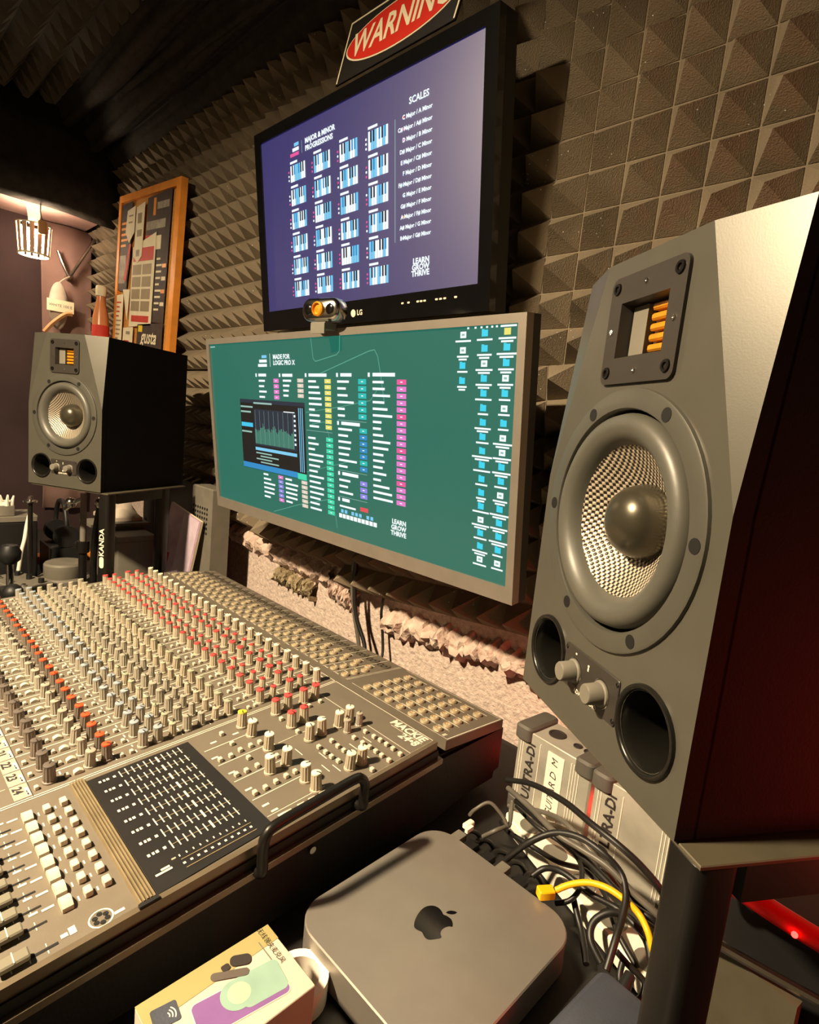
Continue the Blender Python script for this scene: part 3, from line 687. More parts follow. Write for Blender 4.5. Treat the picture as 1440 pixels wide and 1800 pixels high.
# ------------------------------------------------------------------ screens
def emat(name,rgb,s=1.0,rough=.35,spec=.5): return mat(name,rgb,rough,emit=s,spec=spec)
emat('scr_teal',(32,108,92),1.0,.30,.5); emat('scr_blue',(40,38,104),1.0,.42,.9)
MATS['scr_blue'].node_tree.nodes['Principled BSDF'].inputs['IOR'].default_value=1.85
for nm,c,s in(('e_white',(235,245,245),1.15),('e_grey',(150,190,180),1.0),('e_line',(90,165,140),.9),('e_pink',(222,120,196),1.1),('e_magenta',(226,84,150),1.1),('e_beige',(226,208,190),1.0),('e_yellow',(232,222,110),1.05),('e_green',(60,214,168),1.05),('e_teal',(26,186,180),1.05),('e_cyan',(60,190,225),1.1),('e_sky',(40,140,200),1.0),('e_violet',(142,132,224),1.05),('e_red',(226,80,90),1.0),('e_black',(10,14,20),.8),('e_navy',(30,44,62),.9),('e_spec',(70,140,120),.9),('e_folder',(50,200,225),1.15),('e_blue2',(120,196,232),1.1),('e_keyblack',(26,26,52),.9),('e_orange',(240,180,90),1.0)): emat(nm,c,s,.4,.3)
EM=['e_white','e_grey','e_line','e_pink','e_magenta','e_beige','e_yellow','e_green','e_teal','e_cyan','e_sky','e_violet','e_red','e_black','e_navy','e_spec','e_folder','e_blue2','e_keyblack','e_orange']
class Scr:
    def __init__(s,w,h): s.w=w; s.h=h; s.layers={}; s.layer('line_art')
    def layer(s,n): s.mb=s.layers.setdefault(n,MB())
    def xz(s,u,v): return (u-.5)*s.w,(.5-v)*s.h
    def poly(s,pts,col,d=.0006): s.mb.add([(s.xz(u,v)[0],-d,s.xz(u,v)[1]) for u,v in pts],[tuple(range(len(pts)-1,-1,-1))],EM.index(col))
    def rect(s,u0,v0,u1,v1,col,d=.0006): s.poly([(u0,v0),(u1,v0),(u1,v1),(u0,v1)],col,d)
    def line(s,pts,w,col,d=.0005):
        for (a,b),(c,e) in zip(pts,pts[1:]):
            x0,z0=s.xz(a,b);x1,z1=s.xz(c,e); n=Vector((-(z1-z0),x1-x0)).normalized()*w/2
            s.mb.add([(x0+n.x,-d,z0+n.y),(x0-n.x,-d,z0-n.y),(x1-n.x,-d,z1-n.y),(x1+n.x,-d,z1+n.y)],[(0,1,2,3)],EM.index(col))
    def text(s,t,u,v,size,col='e_white',align='LEFT',bold=.0002,shear=0): x,z=s.xz(u,v); s.mb.text(t,size,fr(x,z,-.0007),EM.index(col),align,shear,bold)
def monitor(name,label,loc,tilt,w,h,bl,br,bt,bb,depth,bez,back,scrmat,content):
    t=thing(name,label,'monitor',loc,(R(tilt),0,0))
    x0,x1,z0,z1=-w/2-bl,w/2+br,-h/2-bb,h/2+bt
    def frame(parts,m,y0,y1,nm):
        mb=MB()
        for a,b,c,d in parts: mb.box(((a+b)/2,(y0+y1)/2,(c+d)/2),(b-a,y1-y0,d-c))
        return mb.build(nm,m,t)
    frame([(x0,x1,h/2,z1),(x0,x1,z0,-h/2),(x0,-w/2,-h/2,h/2),(w/2,x1,-h/2,h/2)],bez,-.003,.012,'bezel')
    mb=MB(); mb.box((0,.0055,0),(w,.011,h)); sc_=mb.build('screen',scrmat,t)
    mb=MB(); q=[(x0,z0),(x1,z0),(x1,z1),(x0,z1)]; q2=[(x0*.75,z0*.7),(x1*.75,z0*.7),(x1*.75,z1*.7),(x0*.75,z1*.7)]
    mb.add([(a,.0122,b) for a,b in q]+[(a,depth*.55,b) for a,b in q]+[(a,depth,b) for a,b in q2],[(i,(i+1)%4,4+(i+1)%4,4+i) for i in range(4)]+[(4+i,4+(i+1)%4,8+(i+1)%4,8+i) for i in range(4)]+[(8,9,10,11)]); mb.build('housing',back,t)
    mb=MB(); l=(.748-loc[1]); mb.box((0,(depth+l)/2-.002,0),(.10,max(.006,l-depth),.10)); mb.build('wall_mount','steel_black',t)
    S=Scr(w,h); content(S); [m_.build(n_,EM,sc_) for n_,m_ in S.layers.items() if m_.v]
    return t
def low_content(S):
    S.rect(.004,.012,.03,.02,'e_grey')
    S.line([(.467,.0),(.474,.105),(.482,.118),(.556,.088),(.565,.072),(.567,.0)],.0016,'e_line')
    S.line([(.472,.194),(.655,.078),(.673,.072),(.682,.10),(.69,.18),(.70,.30)],.0016,'e_line')
    S.line([(.285,.988),(.40,.90),(.522,.823),(.54,.90),(.545,.97)],.0014,'e_line'); S.line([(.44,.38),(.56,.34),(.66,.30),(.68,.25)],.0012,'e_line'); S.line([(.46,.44),(.51,.42),(.525,.50)],.0012,'e_line'); S.line([(.36,.75),(.44,.70),(.60,.60)],.0010,'e_line')
    S.layer('heading')
    for k,(c,w_) in enumerate((('e_blue2',.022),('e_white',.034),('e_white',.04))): S.rect(.286-w_,.078+.024*k,.286,.094+.024*k,c)
    S.rect(.300,.07,.3012,.142,'e_white'); S.text('MADE FOR',.314,.09,.0115,bold=.0004); S.text('LOGIC PRO X',.314,.122,.0115,bold=.0004)
    S.layer('shortcut_columns'); rnd=random.Random(4)
    def column(u0,u1,uc0,uc1,v0,v1,n,col,alt=None):
        st=(v1-v0)/n
        for k in range(n):
            v=v0+st*k; S.rect(uc0,v+st*.08,uc1,v+st*.82,alt if alt and k%5==0 else col); S.rect((uc0+uc1)/2-.003,v+st*.38,(uc0+uc1)/2+.003,v+st*.52,'e_white',.0008)
            ln_=rnd.uniform(.35,.97)*(u1-u0); S.rect(u0,v+st*.32,u0+ln_,v+st*.32+.011,'e_white')
    def head(u0,u1,v): S.rect(u0-.014,v-.009,u0-.008,v+.010,'e_white'); S.rect(u0,v-.008,u1,v+.008,'e_white')
    head(.245,.28,.188); column(.245,.302,.312,.334,.205,.327,4,'e_pink'); column(.245,.302,.3135,.335,.755,.918,6,'e_violet','e_pink')
    head(.350,.392,.188); column(.352,.402,.411,.434,.203,.31,4,'e_beige'); column(.345,.402,.413,.436,.755,.913,6,'e_beige')
    head(.455,.520,.186); column(.453,.506,.5125,.534,.203,.463,9,'e_yellow'); S.rect(.44,.472,.536,.474,'e_grey'); column(.446,.506,.513,.537,.497,.912,14,'e_green')
    head(.567,.603,.184); column(.556,.618,.6235,.648,.200,.397,6,'e_teal'); S.rect(.556,.402,.648,.404,'e_grey'); head(.567,.627,.418); column(.556,.618,.626,.649,.432,.65,7,'e_sky','e_teal'); S.rect(.556,.655,.648,.657,'e_grey'); head(.567,.62,.672); column(.556,.618,.626,.648,.690,.785,3,'e_violet'); S.rect(.556,.792,.648,.794,'e_grey'); head(.565,.59,.808); S.rect(.556,.838,.61,.848,'e_white'); S.rect(.625,.824,.65,.845,'e_red')
    head(.667,.73,.182); column(.667,.728,.735,.760,.200,.775,19,'e_pink','e_magenta')
    S.layer('keyboard_strip')
    for k in range(10): S.rect(.553+.0126*k,.884,.5635+.0126*k,.906,'e_white')
    for k in(.5,1.5,3.3,4.3,5.3,7.2,8.2): S.rect(.554+.0126*k,.860,.5625+.0126*k,.878,'e_blue2')
    S.layer('slogan')
    for k,s_ in enumerate(('LEARN','GROW','THRIVE')): S.text(s_,.762,.853+.028*k,.0105,'e_white','RIGHT',.0004)
    S.layer('application_window')
    S.rect(.148,.330,.436,.750,'e_black',.0009); S.rect(.148,.330,.436,.352,'e_navy',.0011); S.rect(.15,.47,.207,.495,'e_cyan',.0011); S.rect(.15,.52,.20,.53,'e_grey',.0011); S.rect(.15,.40,.20,.41,'e_grey',.0011); S.rect(.15,.37,.21,.38,'e_grey',.0011); S.rect(.215,.345,.30,.355,'e_grey',.0012)
    S.rect(.214,.385,.402,.60,'e_navy',.0010)
    rnd=random.Random(9)
    for k in range(46):
        u=.216+.0038*k; top=.505+.012*math.sin(k*.5)+rnd.uniform(-.028,.012)*(1 if 8<k<34 else .3); S.rect(u,top,u+.0030,.590,'e_spec',.0011)
    for k in range(9): S.rect(.22+.021*k,.392,.2206+.021*k,.59,'e_grey',.0012)
    S.rect(.35,.385,.396,.39,'e_white',.0012)
    S.rect(.214,.612,.40,.630,'e_blue2',.0011)
    for k in range(4): S.rect(.216+.02*(k%2),.642+.018*k,.29+.03*(k%2),.650+.018*k,'e_grey',.0011)
    for u in(.411,.418,.4255): S.rect(u,.36,u+.0028,.71,'e_blue2',.0011)
    S.rect(.148,.715,.40,.748,'e_sky',.0011); S.rect(.40,.718,.436,.752,'e_green',.0012)
    for k in range(7): S.rect(.392+.0,.40+.026*k,.399,.412+.026*k,'e_white',.0012)
    S.layer('desktop_icons')
    for u in(.90,.915,.927,.938,.948,.957): S.rect(u,-.0+.003,u+.004,.010,'e_white')
    S.rect(.966,.003,.996,.010,'e_white')
    def icon(u,v,kind):
        c={'f':'e_folder','d':'e_white','y':'e_yellow'}[kind]; S.rect(u-.0062,v-.012,u+.0062,v+.012,c)
        if kind=='f': S.rect(u-.0062,v-.015,u-.001,v-.011,c)
        if kind=='d': S.rect(u-.003,v-.004,u+.003,v+.004,'e_grey',.0008)
        w_=rnd.uniform(.010,.021); S.rect(u-w_,v+.020,u+w_,v+.027,'e_white')
        if rnd.random()<.5: w_*=.7; S.rect(u-w_,v+.031,u+w_,v+.038,'e_white')
    for k,kd in enumerate('ddff'): icon(.892,.030+.058*k,kd)
    cols='ffdffffffffffdffd'
    for k,kd in enumerate(cols): icon(.936+.0004*k,.028+.0555*k,kd)
    for k,kd in enumerate('yffdfdfddffdffffd'): icon(.9795,.026+.0555*k,kd)
def up_content(S):
    S.layer('heading')
    for k,(c,w_) in enumerate((('e_blue2',.026),('e_white',.036),('e_magenta',.05))): S.rect(.228-w_,.082+.025*k,.228,.1+.025*k,c)
    S.rect(.2445,.085,.246,.15,'e_grey'); S.text('MAJOR & MINOR',.264,.098,.0125,bold=.0005); S.text('PROGRESSIONS',.264,.137,.0125,bold=.0005)
    S.layer('piano_chart'); rnd=random.Random(12)
    for c in range(4):
        for r in range(6):
            u,v=.176+.1335*c,.195+.130*r; S.rect(u-.001,v-.022,u+.04,v-.010,'e_white')
            hl=rnd.sample(range(7),3)
            for k in range(7): S.rect(u+.0122*k,v,u+.0122*k+.0112,v+.088,'e_blue2' if k in hl else 'e_white')
            hb=rnd.sample((0,1,3,4,5),2)
            for k in(0,1,3,4,5): S.rect(u+.0122*k+.0085,v,u+.0122*k+.0155,v+.052,'e_sky' if k in hb else 'e_keyblack',.0008)
            for k in range(3): S.poly([(u-.010+.0035*math.cos(2*PI*q/10),v+.03+.022*k+.0062*math.sin(2*PI*q/10)) for q in range(10)],('e_magenta' if k<rnd.randint(0,3) else 'e_white'))
    S.rect(.6885,.192,.6905,.748,'e_grey')
    S.layer('scale_list')
    S.text('SCALES',.818,.142,.0135,'e_white','RIGHT',.0004)
    ks=['C','C#','D','D#','E','F','F#','G','G#','A','A#','B']; rel=['A','A#','B','C','C#','D','D#','E','F','F#','G','G#']
    dc=['e_red','e_magenta','e_pink','e_violet','e_violet','e_sky','e_blue2','e_blue2','e_grey','e_orange','e_pink','e_white']
    for k in range(12):
        v=.200+.0487*k; S.poly([(.7235+.0035*math.cos(2*PI*q/10),v+.0062*math.sin(2*PI*q/10)) for q in range(10)],dc[k])
        S.text('%s Major / %s Minor'%(ks[k],rel[k]),.830,v,.0088,'e_white','RIGHT',.00035)
    S.layer('slogan')
    for k,s_ in enumerate(('LEARN','GROW','THRIVE')): S.text(s_,.826,.855+.029*k,.0125,'e_white','RIGHT',.0005)
monitor('ultrawide_monitor','silver-framed ultrawide monitor with a teal desktop above the mixer',(-.814,.604,1.242),7.35,.80,.335,.012,.012,.0115,.022,.05,'bezel_silver','plastic_black','scr_teal',low_content)
um=monitor('wall_monitor','glossy black monitor with a violet piano-chord chart above the wide screen',(-.883,.682,1.666),7.45,.598,.336,.023,.024,.021,.041,.07,'bezel_black','plastic_black','scr_blue',up_content)
mb=MB(); mb.text('LG',.013,fr(.012,-.191,-.0036),bold=.0004,align='LEFT'); mb.prism([(.007*math.cos(2*PI*k/16),.007*math.sin(2*PI*k/16)) for k in range(16)],0,.0004,0,0,fr(.001,-.191,-.0032))
for x in(.135,.15,.172,.18,.188,.215,.224,.233,.256): mb.prism(rrect(.006,.003,.001,2),0,.0004,0,0,fr(x,-.1835,-.0032))
mb.build('bezel_print','white_print',um)

# webcam clipped on the wide screen
t=thing('webcam','silver webcam clipped on the top edge of the wide screen','webcam',(-.775,.562,1.4195),(R(4),0,R(12)))
t.scale=(.8,.8,.8)
mb=MB(); mb.prism(rrect(.098,.044,.021,6),-.016,.018,0,.006,fr(0,.030)); wb=mb.build('camera_body','chrome',t,sharp=50)
for x in(-.028,.028): 
    mb=MB(); mb.sphere((x,-.016,.030),.012,14,8,sc=(1,.4,1)); mb.build('side_lens','bezel_black',wb,sharp=60)
mb=MB(); mb.lathe([(.014,0),(.014,.008),(.011,.010),(.010,.005),(.0,.006)],20,0,fr(0,.030,-.016)); mb.build('lens','gold',wb)
mb=MB(); mb.box((0,-.002,-.0005),(.036,.034,.013)); mb.box((0,-.019,-.006),(.036,.004,.020)); mb.build('clip','plastic_grey',t)

# warning sign on the upper screen
t=thing('warning_sign','black warning sign with a red oval standing on the upper monitor','sign',(-.775,.659,1.8615),(R(-4),0,0))
def par(x0,x1,z0,z1,s=.27): return [(x0+s*z0,z0),(x1+s*z0,z0),(x1+s*z1,z1),(x0+s*z1,z1)]
mb=MB(); mb.prism(par(-.150,.132,0,.098),0,.004,0,.0005,FRONT); mb.build('plate','sign_black',t)
mb=MB()
for a in(par(-.148,-.145,.002,.092),par(.128,.131,.002,.092),par(-.148,.131,.092,.0945)): mb.prism(a,0,.0005,0,0,Matrix.Translation((0,-.004,0))@FRONT)
mb.build('border','paper_cream',t)
EL=[(.128*math.cos(2*PI*k/40)*(1)+.0 +.12*(.034*math.sin(2*PI*k/40)),.034*math.sin(2*PI*k/40)) for k in range(40)]
mb=MB(); mb.prism([(a*1.03,b*1.07) for a,b in EL],0,.0006,0,0,fr(.004,.048,-.004)); mb.build('oval_rim','paper_cream',t)
mb=MB(); mb.prism(EL,0,.0006,0,0,fr(.004,.048,-.0048)); mb.build('oval','sign_red',t)
mb=MB(); mb.text('WARNING',.052,fr(.004,.048,-.0058),bold=.001,shear=.25,sx=.92); mb.build('lettering','paper_cream',t)

# cables hanging from the screens
for i,(pts,m,lb) in enumerate((([(-.915,.79,1.02),(-.914,.786,.93),(-.895,.785,.86),(-.872,.785,.79),(-.868,.76,.757)],'cable_grey','grey cable hanging below the wide screen, left of the pair'),([(-.905,.785,1.02),(-.900,.782,.92),(-.885,.782,.86),(-.850,.782,.80),(-.846,.75,.757)],'cable_black','black cable hanging below the wide screen, right of the pair'),([(-.83,.805,.93),(-.835,.806,.88),(-.826,.808,.83),(-.815,.80,.79),(-.81,.77,.757)],'cable_black','thin dark cable against the stucco below the wide screen'))):
    mb=MB(); mb.tube(pts,.0045 if i<2 else .003,8); tag(mb.build('screen_cable',m,sharp=60),lb,'cable','cables hanging from the screens')

# ------------------------------------------------------------------ cork board and papers
CB=Matrix.Translation((-2.030,.744,1.690))@Matrix.Rotation(R(5.0),4,'Y')
CW,CH=.51,.515
t=thing('cork_board','orange wood-framed cork board covered in flyers in the far corner','cork board'); t.matrix_world=CB
mb=MB(); mb.box((0,.004,0),(CW-.03,.008,CH-.03)); mb.build('cork_sheet','cork',t)
for nm,c,d in(('frame_rail',(0,0,CH/2-.011),(CW,.02,.022)),('frame_rail',(0,0,-CH/2+.011),(CW,.02,.022)),('frame_stile',(-CW/2+.011,0,0),(.022,.02,CH-.044)),('frame_stile',(CW/2-.016,0,0),(.032,.02,CH-.044))):
    mb=MB(); mb.box(c,d); mb.build(nm,'wood_orange',t)
def paper(name,pts,m,label,prints=(),d=.006):
    # pts: board uv outline, prints: (u0,v0,u1,v1,material)
    mats=[m]; mb=MB()
    X=lambda u,v:((u-.5)*CW,(.5-v)*CH)
    a=[X(u,v) for u,v in pts]; ar=sum(a[i][0]*a[(i+1)%len(a)][1]-a[(i+1)%len(a)][0]*a[i][1] for i in range(len(a)))
    if ar<0: a=a[::-1]
    mb.prism(a,0,.0008,0,0,Matrix.Translation((0,-d,0))@FRONT)
    for (u0,v0,u1,v1,mm) in prints:
        if mm not in mats: mats.append(mm)
        (x0,z0),(x1,z1)=X(u0,v0),X(u1,v1); mb.quad([(x0,-d-.0012,z1),(x1,-d-.0012,z1),(x1,-d-.0012,z0),(x0,-d-.0012,z0)],mats.index(mm))
    o=mb.build(name,mats); o.matrix_world=CB; tag(o,label,'paper','papers pinned on the cork board'); return o,mb
rnd=random.Random(21)
pr=[(.60,.07,.64,.17,'wood_orange'),(.66,.10,.84,.14,'paper_grey'),(.50,.20,.80,.25,'paper_grey'),(.5,.28,.62,.34,'paper_red'),(.62,.29,.75,.37,'paper_cream')]
for k in range(9):
    v=.42+.037*k; pr.append((.70,v,.70+rnd.uniform(.05,.10),v+.012,'paper_cream'))
    if k%2: pr.append((.79,v,.85,v+.022,'wood_orange' if k%4==1 else 'paper_cream'))
paper('flyer',[(.50,.06),(.87,.04),(.86,.80),(.66,.80),(.50,.5)],'paper_dark','tall dark flyer with an orange flame at the right of the cork board',pr)
paper('flyer',[(.03,.06),(.24,.05),(.24,.40),(.20,.62),(.02,.60)],'paper_dark','dark poster with orange lettering at the left of the cork board',[(.06,.17+.035*k,.06+rnd.uniform(.09,.15),.185+.035*k,'wood_orange') for k in range(5)]+[(.04,.38,.17,.56,'paper_grey')],.0065)
paper('calendar_sheet',[(.30,.34),(.68,.27),(.68,.82),(.30,.84)],'paper_cream','cream and red calendar sheet in the middle of the cork board',[(.32,.35,.66,.43,'paper_red'),(.34,.765,.64,.805,'paper_red')]+[(.32+.17*(k%2),.45+.075*(k//2),.47+.17*(k%2),.512+.075*(k//2),'print_tan') for k in range(8)],.0085)
paper('paper_tag',[(.34,.10),(.48,.08),(.47,.40),(.40,.44),(.33,.40)],'paper_cream','long cream tag with a rounded end near the top of the cork board',[(.37,.14,.44,.20,'print_tan'),(.37,.24,.45,.28,'print_tan'),(.37,.36,.43,.40,'paper_grey')],.0105)
paper('paper_note',[(.19,.11),(.33,.09),(.33,.25),(.24,.31),(.17,.24)],'paper_cream','small crumpled cream note at the top left of the cork board',[(.22,.14,.30,.15,'print_tan'),(.22,.18,.29,.19,'print_tan')],.0125)
paper('red_ribbon',[(.255,.32),(.29,.32),(.22,.55),(.18,.54)],'paper_red','narrow red ribbon beside the calendar sheet on the cork board',(),.0135)
paper('pennant',[(.15,.60),(.28,.60),(.25,.80)],'paper_cream','pointed cream pennant left of the calendar sheet on the cork board',(),.0075)
paper('leaflet',[(.02,.64),(.17,.63),(.17,.98),(.02,.98)],'paper_cream','narrow printed leaflet at the lower left of the cork board',[(.05,.68+.03*k,.05+rnd.uniform(.05,.10),.69+.03*k,'paper_red' if k<4 else 'print_tan') for k in range(9)],.0085)
paper('card',[(.20,.85),(.38,.84),(.38,.985),(.20,.985)],'paper_cream','small cream card with a red corner at the bottom of the cork board',[(.22,.93,.32,.985,'paper_red'),(.26,.87,.33,.89,'paper_grey')],.0085)
o,_=paper('flyer',[(.46,.82),(.87,.80),(.87,.99),(.46,.99)],'paper_dark','brown menu flyer with white script at the lower right of the cork board',[(.49,.955,.60,.962,'paper_red'),(.68,.955,.82,.962,'paper_red'),(.49,.972,.58,.978,'paper_cream'),(.68,.972,.80,.978,'paper_cream'),(.48,.825,.55,.865,'cap_yellow')],.0085)
mb=MB(); mb.text('gusta',.062,fr((.66-.5)*CW,(.5-.895)*CH,-.0105),shear=.3,bold=.0012); mb.build('script','paper_cream',o)

# ------------------------------------------------------------------ far left corner
slab('trim_1',(-2.58,-.35,1.955),(.28,2.2,.05),'fabric_mauve','mauve soffit over the corner lamp','soffit')
drape_m='fabric_black'
mb=MB(); nx=40; vs=[];fs=[]
for i in range(nx+1):
    y=-1.4+2.18*i/nx
    for k,(x,z) in enumerate(((-2.44,2.29),(-2.42,2.15),(-2.40,2.02),(-2.415,1.93),(-2.44,1.912),(-2.46,1.928))):
        vs.append((x+.012*math.sin(y*9+k)+.006*math.sin(y*23),y,z+.006*math.sin(y*7+k*.5)-(.06*max(0,y-.55) if k>2 else 0)))
for i in range(nx):
    for k in range(5): fs.append((i*6+k,i*6+k+1,(i+1)*6+k+1,(i+1)*6+k))
mb.add(vs,fs); o=mb.build('valance','fabric_black',sharp=80); o.modifiers.new('s','SOLIDIFY').thickness=.004; tag(o,'black cloth valance hanging above the corner lamp','fabric')
def curtain(name,y0,y1,x,z0,z1,m,label,seed,amp=.02):
    rnd=random.Random(seed); ny=50; nz=8; mb=MB(); vs=[];fs=[]; p1,p2=rnd.uniform(0,6),rnd.uniform(0,6)
    for i in range(ny+1):
        y=y0+(y1-y0)*i/ny
        for k in range(nz+1):
            s=k/nz; vs.append((x+amp*(math.sin(y*48+p1+s*.8)*.5+math.sin(y*21+p2-s)*.5)*(.4+.6*s),y+.01*math.sin(s*3+y*9),z1+(z0-z1)*s))
    for i in range(ny):
        for k in range(nz): a=i*(nz+1)+k; fs.append((a,a+1,a+nz+2,a+nz+1))
    mb.add(vs,fs); o=mb.build(name,m,sharp=80); o.modifiers.new('s','SOLIDIFY').thickness=.003; return tag(o,label,'curtain')
curtain('curtain',.60,.765,-2.69,.8,1.925,'fabric_mauve','mauve curtain in soft folds lit by the corner lamp',2,.02)
t=thing('corner_lamp','small glowing lamp with a striped shade in the far left corner','lamp',(-2.5,.530,1.929))
mb=MB(); mb.lathe([(0,0),(.038,0),(.036,-.006),(.022,-.022),(.018,-.050),(.016,-.072),(0,-.072)],24); mb.build('lamp_holder','paper_cream',t,sharp=50)
mb=MB(); mb.sphere((0,0,-.125),.030,14,10); mb.build('bulb','glow_bulb',t)
n=14
for k in range(n):
    a0=2*PI*k/n; a1=a0+2*PI/n*.62; mb=MB()
    q=[]
    for r_,z in((.055,-.078),(.048,-.178)):
        for rr in(r_,r_-.002): 
            for a in(a0,(a0+a1)/2,a1): q.append((rr*math.cos(a),rr*math.sin(a),z))
    fs=[(0,1,7,6),(1,2,8,7),(4,3,9,10),(5,4,10,11),(2,5,11,8),(3,0,6,9),(0,3,4,1),(1,4,5,2),(6,7,10,9),(7,8,11,10)]
    mb.add(q,fs); mb.build('shade_slat','shade',t)
mb=MB(); mb.lathe([(.0555,-.076),(.0555,-.080),(.052,-.080),(.052,-.076),(.0555,-.076)],28); mb.lathe([(.049,-.174),(.049,-.180),(.0455,-.180),(.0455,-.174),(.049,-.174)],28); mb.build('shade_ring','paper_cream',t)
t=thing('pull_plug','brown plug hanging on a cord beside the corner lamp','plug',(-2.43,.535,1.912))
mb=MB(); mb.tube([(0,0,0),(0,0,-.03),(.005,.004,-.055)],.002,6); mb.build('cord','cable_grey',t)
mb=MB(); mb.prism(rrect(.024,.024,.005,3,.005,.004),-.100,-.055,0,.003); mb.build('plug_body','wood_pale',t)
mb=MB(); mb.tube([(-2.66,.644,1.820),(-2.655,.66,1.775),(-2.65,.680,1.731)],.006,8); mb.tube([(-2.65,.683,1.731),(-2.655,.72,1.80),(-2.66,.775,1.90)],.006,8); mb.cyl((-2.65,.6815,1.731),(-2.70,.6815,1.731),.010,n=10); tag(mb.build('wall_hook','chrome'),'shiny V-shaped wall hook on the mauve curtain','hook')
t=thing('cloth_pouch','pale cloth pouch hanging below the wall hook','pouch',(-2.63,.64,1.52))
mb=MB(); mb.sphere((0,0,.09),.045,16,12,sc=(.45,.75,2.0)); mb.build('pouch_body','white_cloth',t,sharp=60); mb=MB(); mb.tube([(0,0,.175),(-.005,.02,.195),(-.01,.04,.211)],.003,6); mb.build('strap','white_cloth',t)
mb=MB(); mb.box((-2.60,.64,1.607),(.003,.092,.044)); mb.text('WHITE 100 E',.014,Matrix.Translation((-2.5982,.64,1.607))@Matrix.Rotation(R(90),4,'Z')@FRONT,1); tag(mb.build('label_card',['paper_cream','ink']),'white printed card in front of the cloth pouch','card')
mb=MB(); mb.tube([(-2.6,.585,1.50),(-2.6,.615,1.54),(-2.6,.655,1.578),(-2.6,.68,1.583)],.009,6); tag(mb.build('wooden_peg','wood_pale'),'crooked wooden peg under the white card','peg')
# slim bottle standing behind the far speaker, on a small shelf
t=thing('wall_shelf','narrow black shelf behind the far speaker','shelf',(-2.325,.70,1.40)); mb=MB(); mb.box((0,.0,-.01),(.16,.11,.02)); mb.build('board','plastic_black',t); mb=MB(); mb.box((0,.045,-.05),(.02,.02,.06)); mb.build('bracket','plastic_black',t)
t=thing('slim_bottle','slim orange bottle with red label and pale cap behind the far speaker','bottle',(-2.325,.70,1.4005))
mb=MB(); mb.lathe([(0,0),(.026,0),(.028,.004),(.028,.10),(.026,.16),(.018,.20),(.014,.225),(.014,.235)],20); mb.build('bottle_body','bottle_orange',t,sharp=50)
mb=MB(); mb.lathe([(.028,.02),(.0285,.022),(.0285,.128),(.0275,.13)],20); mb.build('label_wrap','paper_red',t); mb=MB(); mb.lathe([(.017,.232),(.018,.236),(.018,.262),(.015,.268),(0,.268)],20); mb.build('cap','paper_cream',t)

# ------------------------------------------------------------------ left end of the desk
t=thing('rack_unit','tall black rack unit with a perforated panel behind the mixer','rack unit',(-1.63,.715,DZ+.0005))
mb=MB(); mb.box((-.06,.0075,.15),(.36,.045,.30)); mb.build('case','plastic_black',t)
mb=MB(); mb.prism([(.1205,-.02),(.24,-.02),(.24,.03),(.1205,.03)],0,.312,0,.003); pp=mb.build('perforated_panel','plastic_grey',t)
mb=MB()
for r_ in range(6):
    for c in range(7): mb.cyl((.130+.0135*c,-.0206,.19+.013*r_),(.130+.0135*c,-.0198,.19+.013*r_),.004,n=8)
tag(mb.build('perforations','hole',pp),None,kind='stuff')
t=thing('magazine','purple magazine leaning against the black rack unit','magazine',(-1.535,.655,DZ+.020),(R(-5),R(10),R(4)))
mb=MB(); mb.box((0,0,.112),(.165,.006,.22)); mb.build('pages','paper_cream',t)
mb=MB(); mb.box((0,-.0036,.112),(.165,.0008,.22),0); mb.box((.035,-.0044,.118),(.080,.0006,.20),1); mb.box((-.055,-.0044,.05),(.035,.0006,.07),2); mb.build('cover',['paper_purple','paper_violet','red_plastic'],t)
t=thing('storage_box','grey storage box behind the far speaker stand','box',(-1.66,.59,DZ+.0005))
mb=MB(); mb.prism(rrect(.09,.10,.004,2),0,.135,0,.001); mb.build('box_body','plastic_grey',t); mb=MB(); mb.prism(rrect(.094,.104,.004,2),.1355,.150,0,.001); mb.build('lid','plastic_grey',t)
mb=MB(); mb.box((-1.775,.60,DZ+.0805),(.06,.12,.16)); mb.box((-1.76,.58,DZ+.165),(.10,.16,.008)); tag(mb.build('side_shelf','plastic_grey'),'low grey shelf beside the storage box','shelf')
t=thing('foam_scrap','crumpled pale foam scrap on top of the low grey shelf','foam scrap',(-1.80,.60,DZ+.1695))
rnd=random.Random(5); mb=MB(); vs=[];fs=[]
for i in range(9):
    for j in range(7):
        vs.append((-.06+.12*i/8,-.05+.1*j/6,.010+.055*math.sin(PI*i/8)*math.sin(PI*j/6)*rnd.uniform(.5,1.3)))
for i in range(8):
    for j in range(6): a=i*7+j; fs.append((a,a+7,a+8,a+1))
k=len(vs); vs+=[(x,y,0) for x,y,z in vs]
for i in range(8): fs+=[(i*7,k+i*7,k+(i+1)*7,(i+1)*7),((i+1)*7+6,k+(i+1)*7+6,k+i*7+6,i*7+6)]
for j in range(6): fs+=[(j+1,k+j+1,k+j,j),(56+j,k+56+j,k+56+j+1,56+j+1)]
mb.add(vs,fs); mb.build('scrap','white_cloth',t)
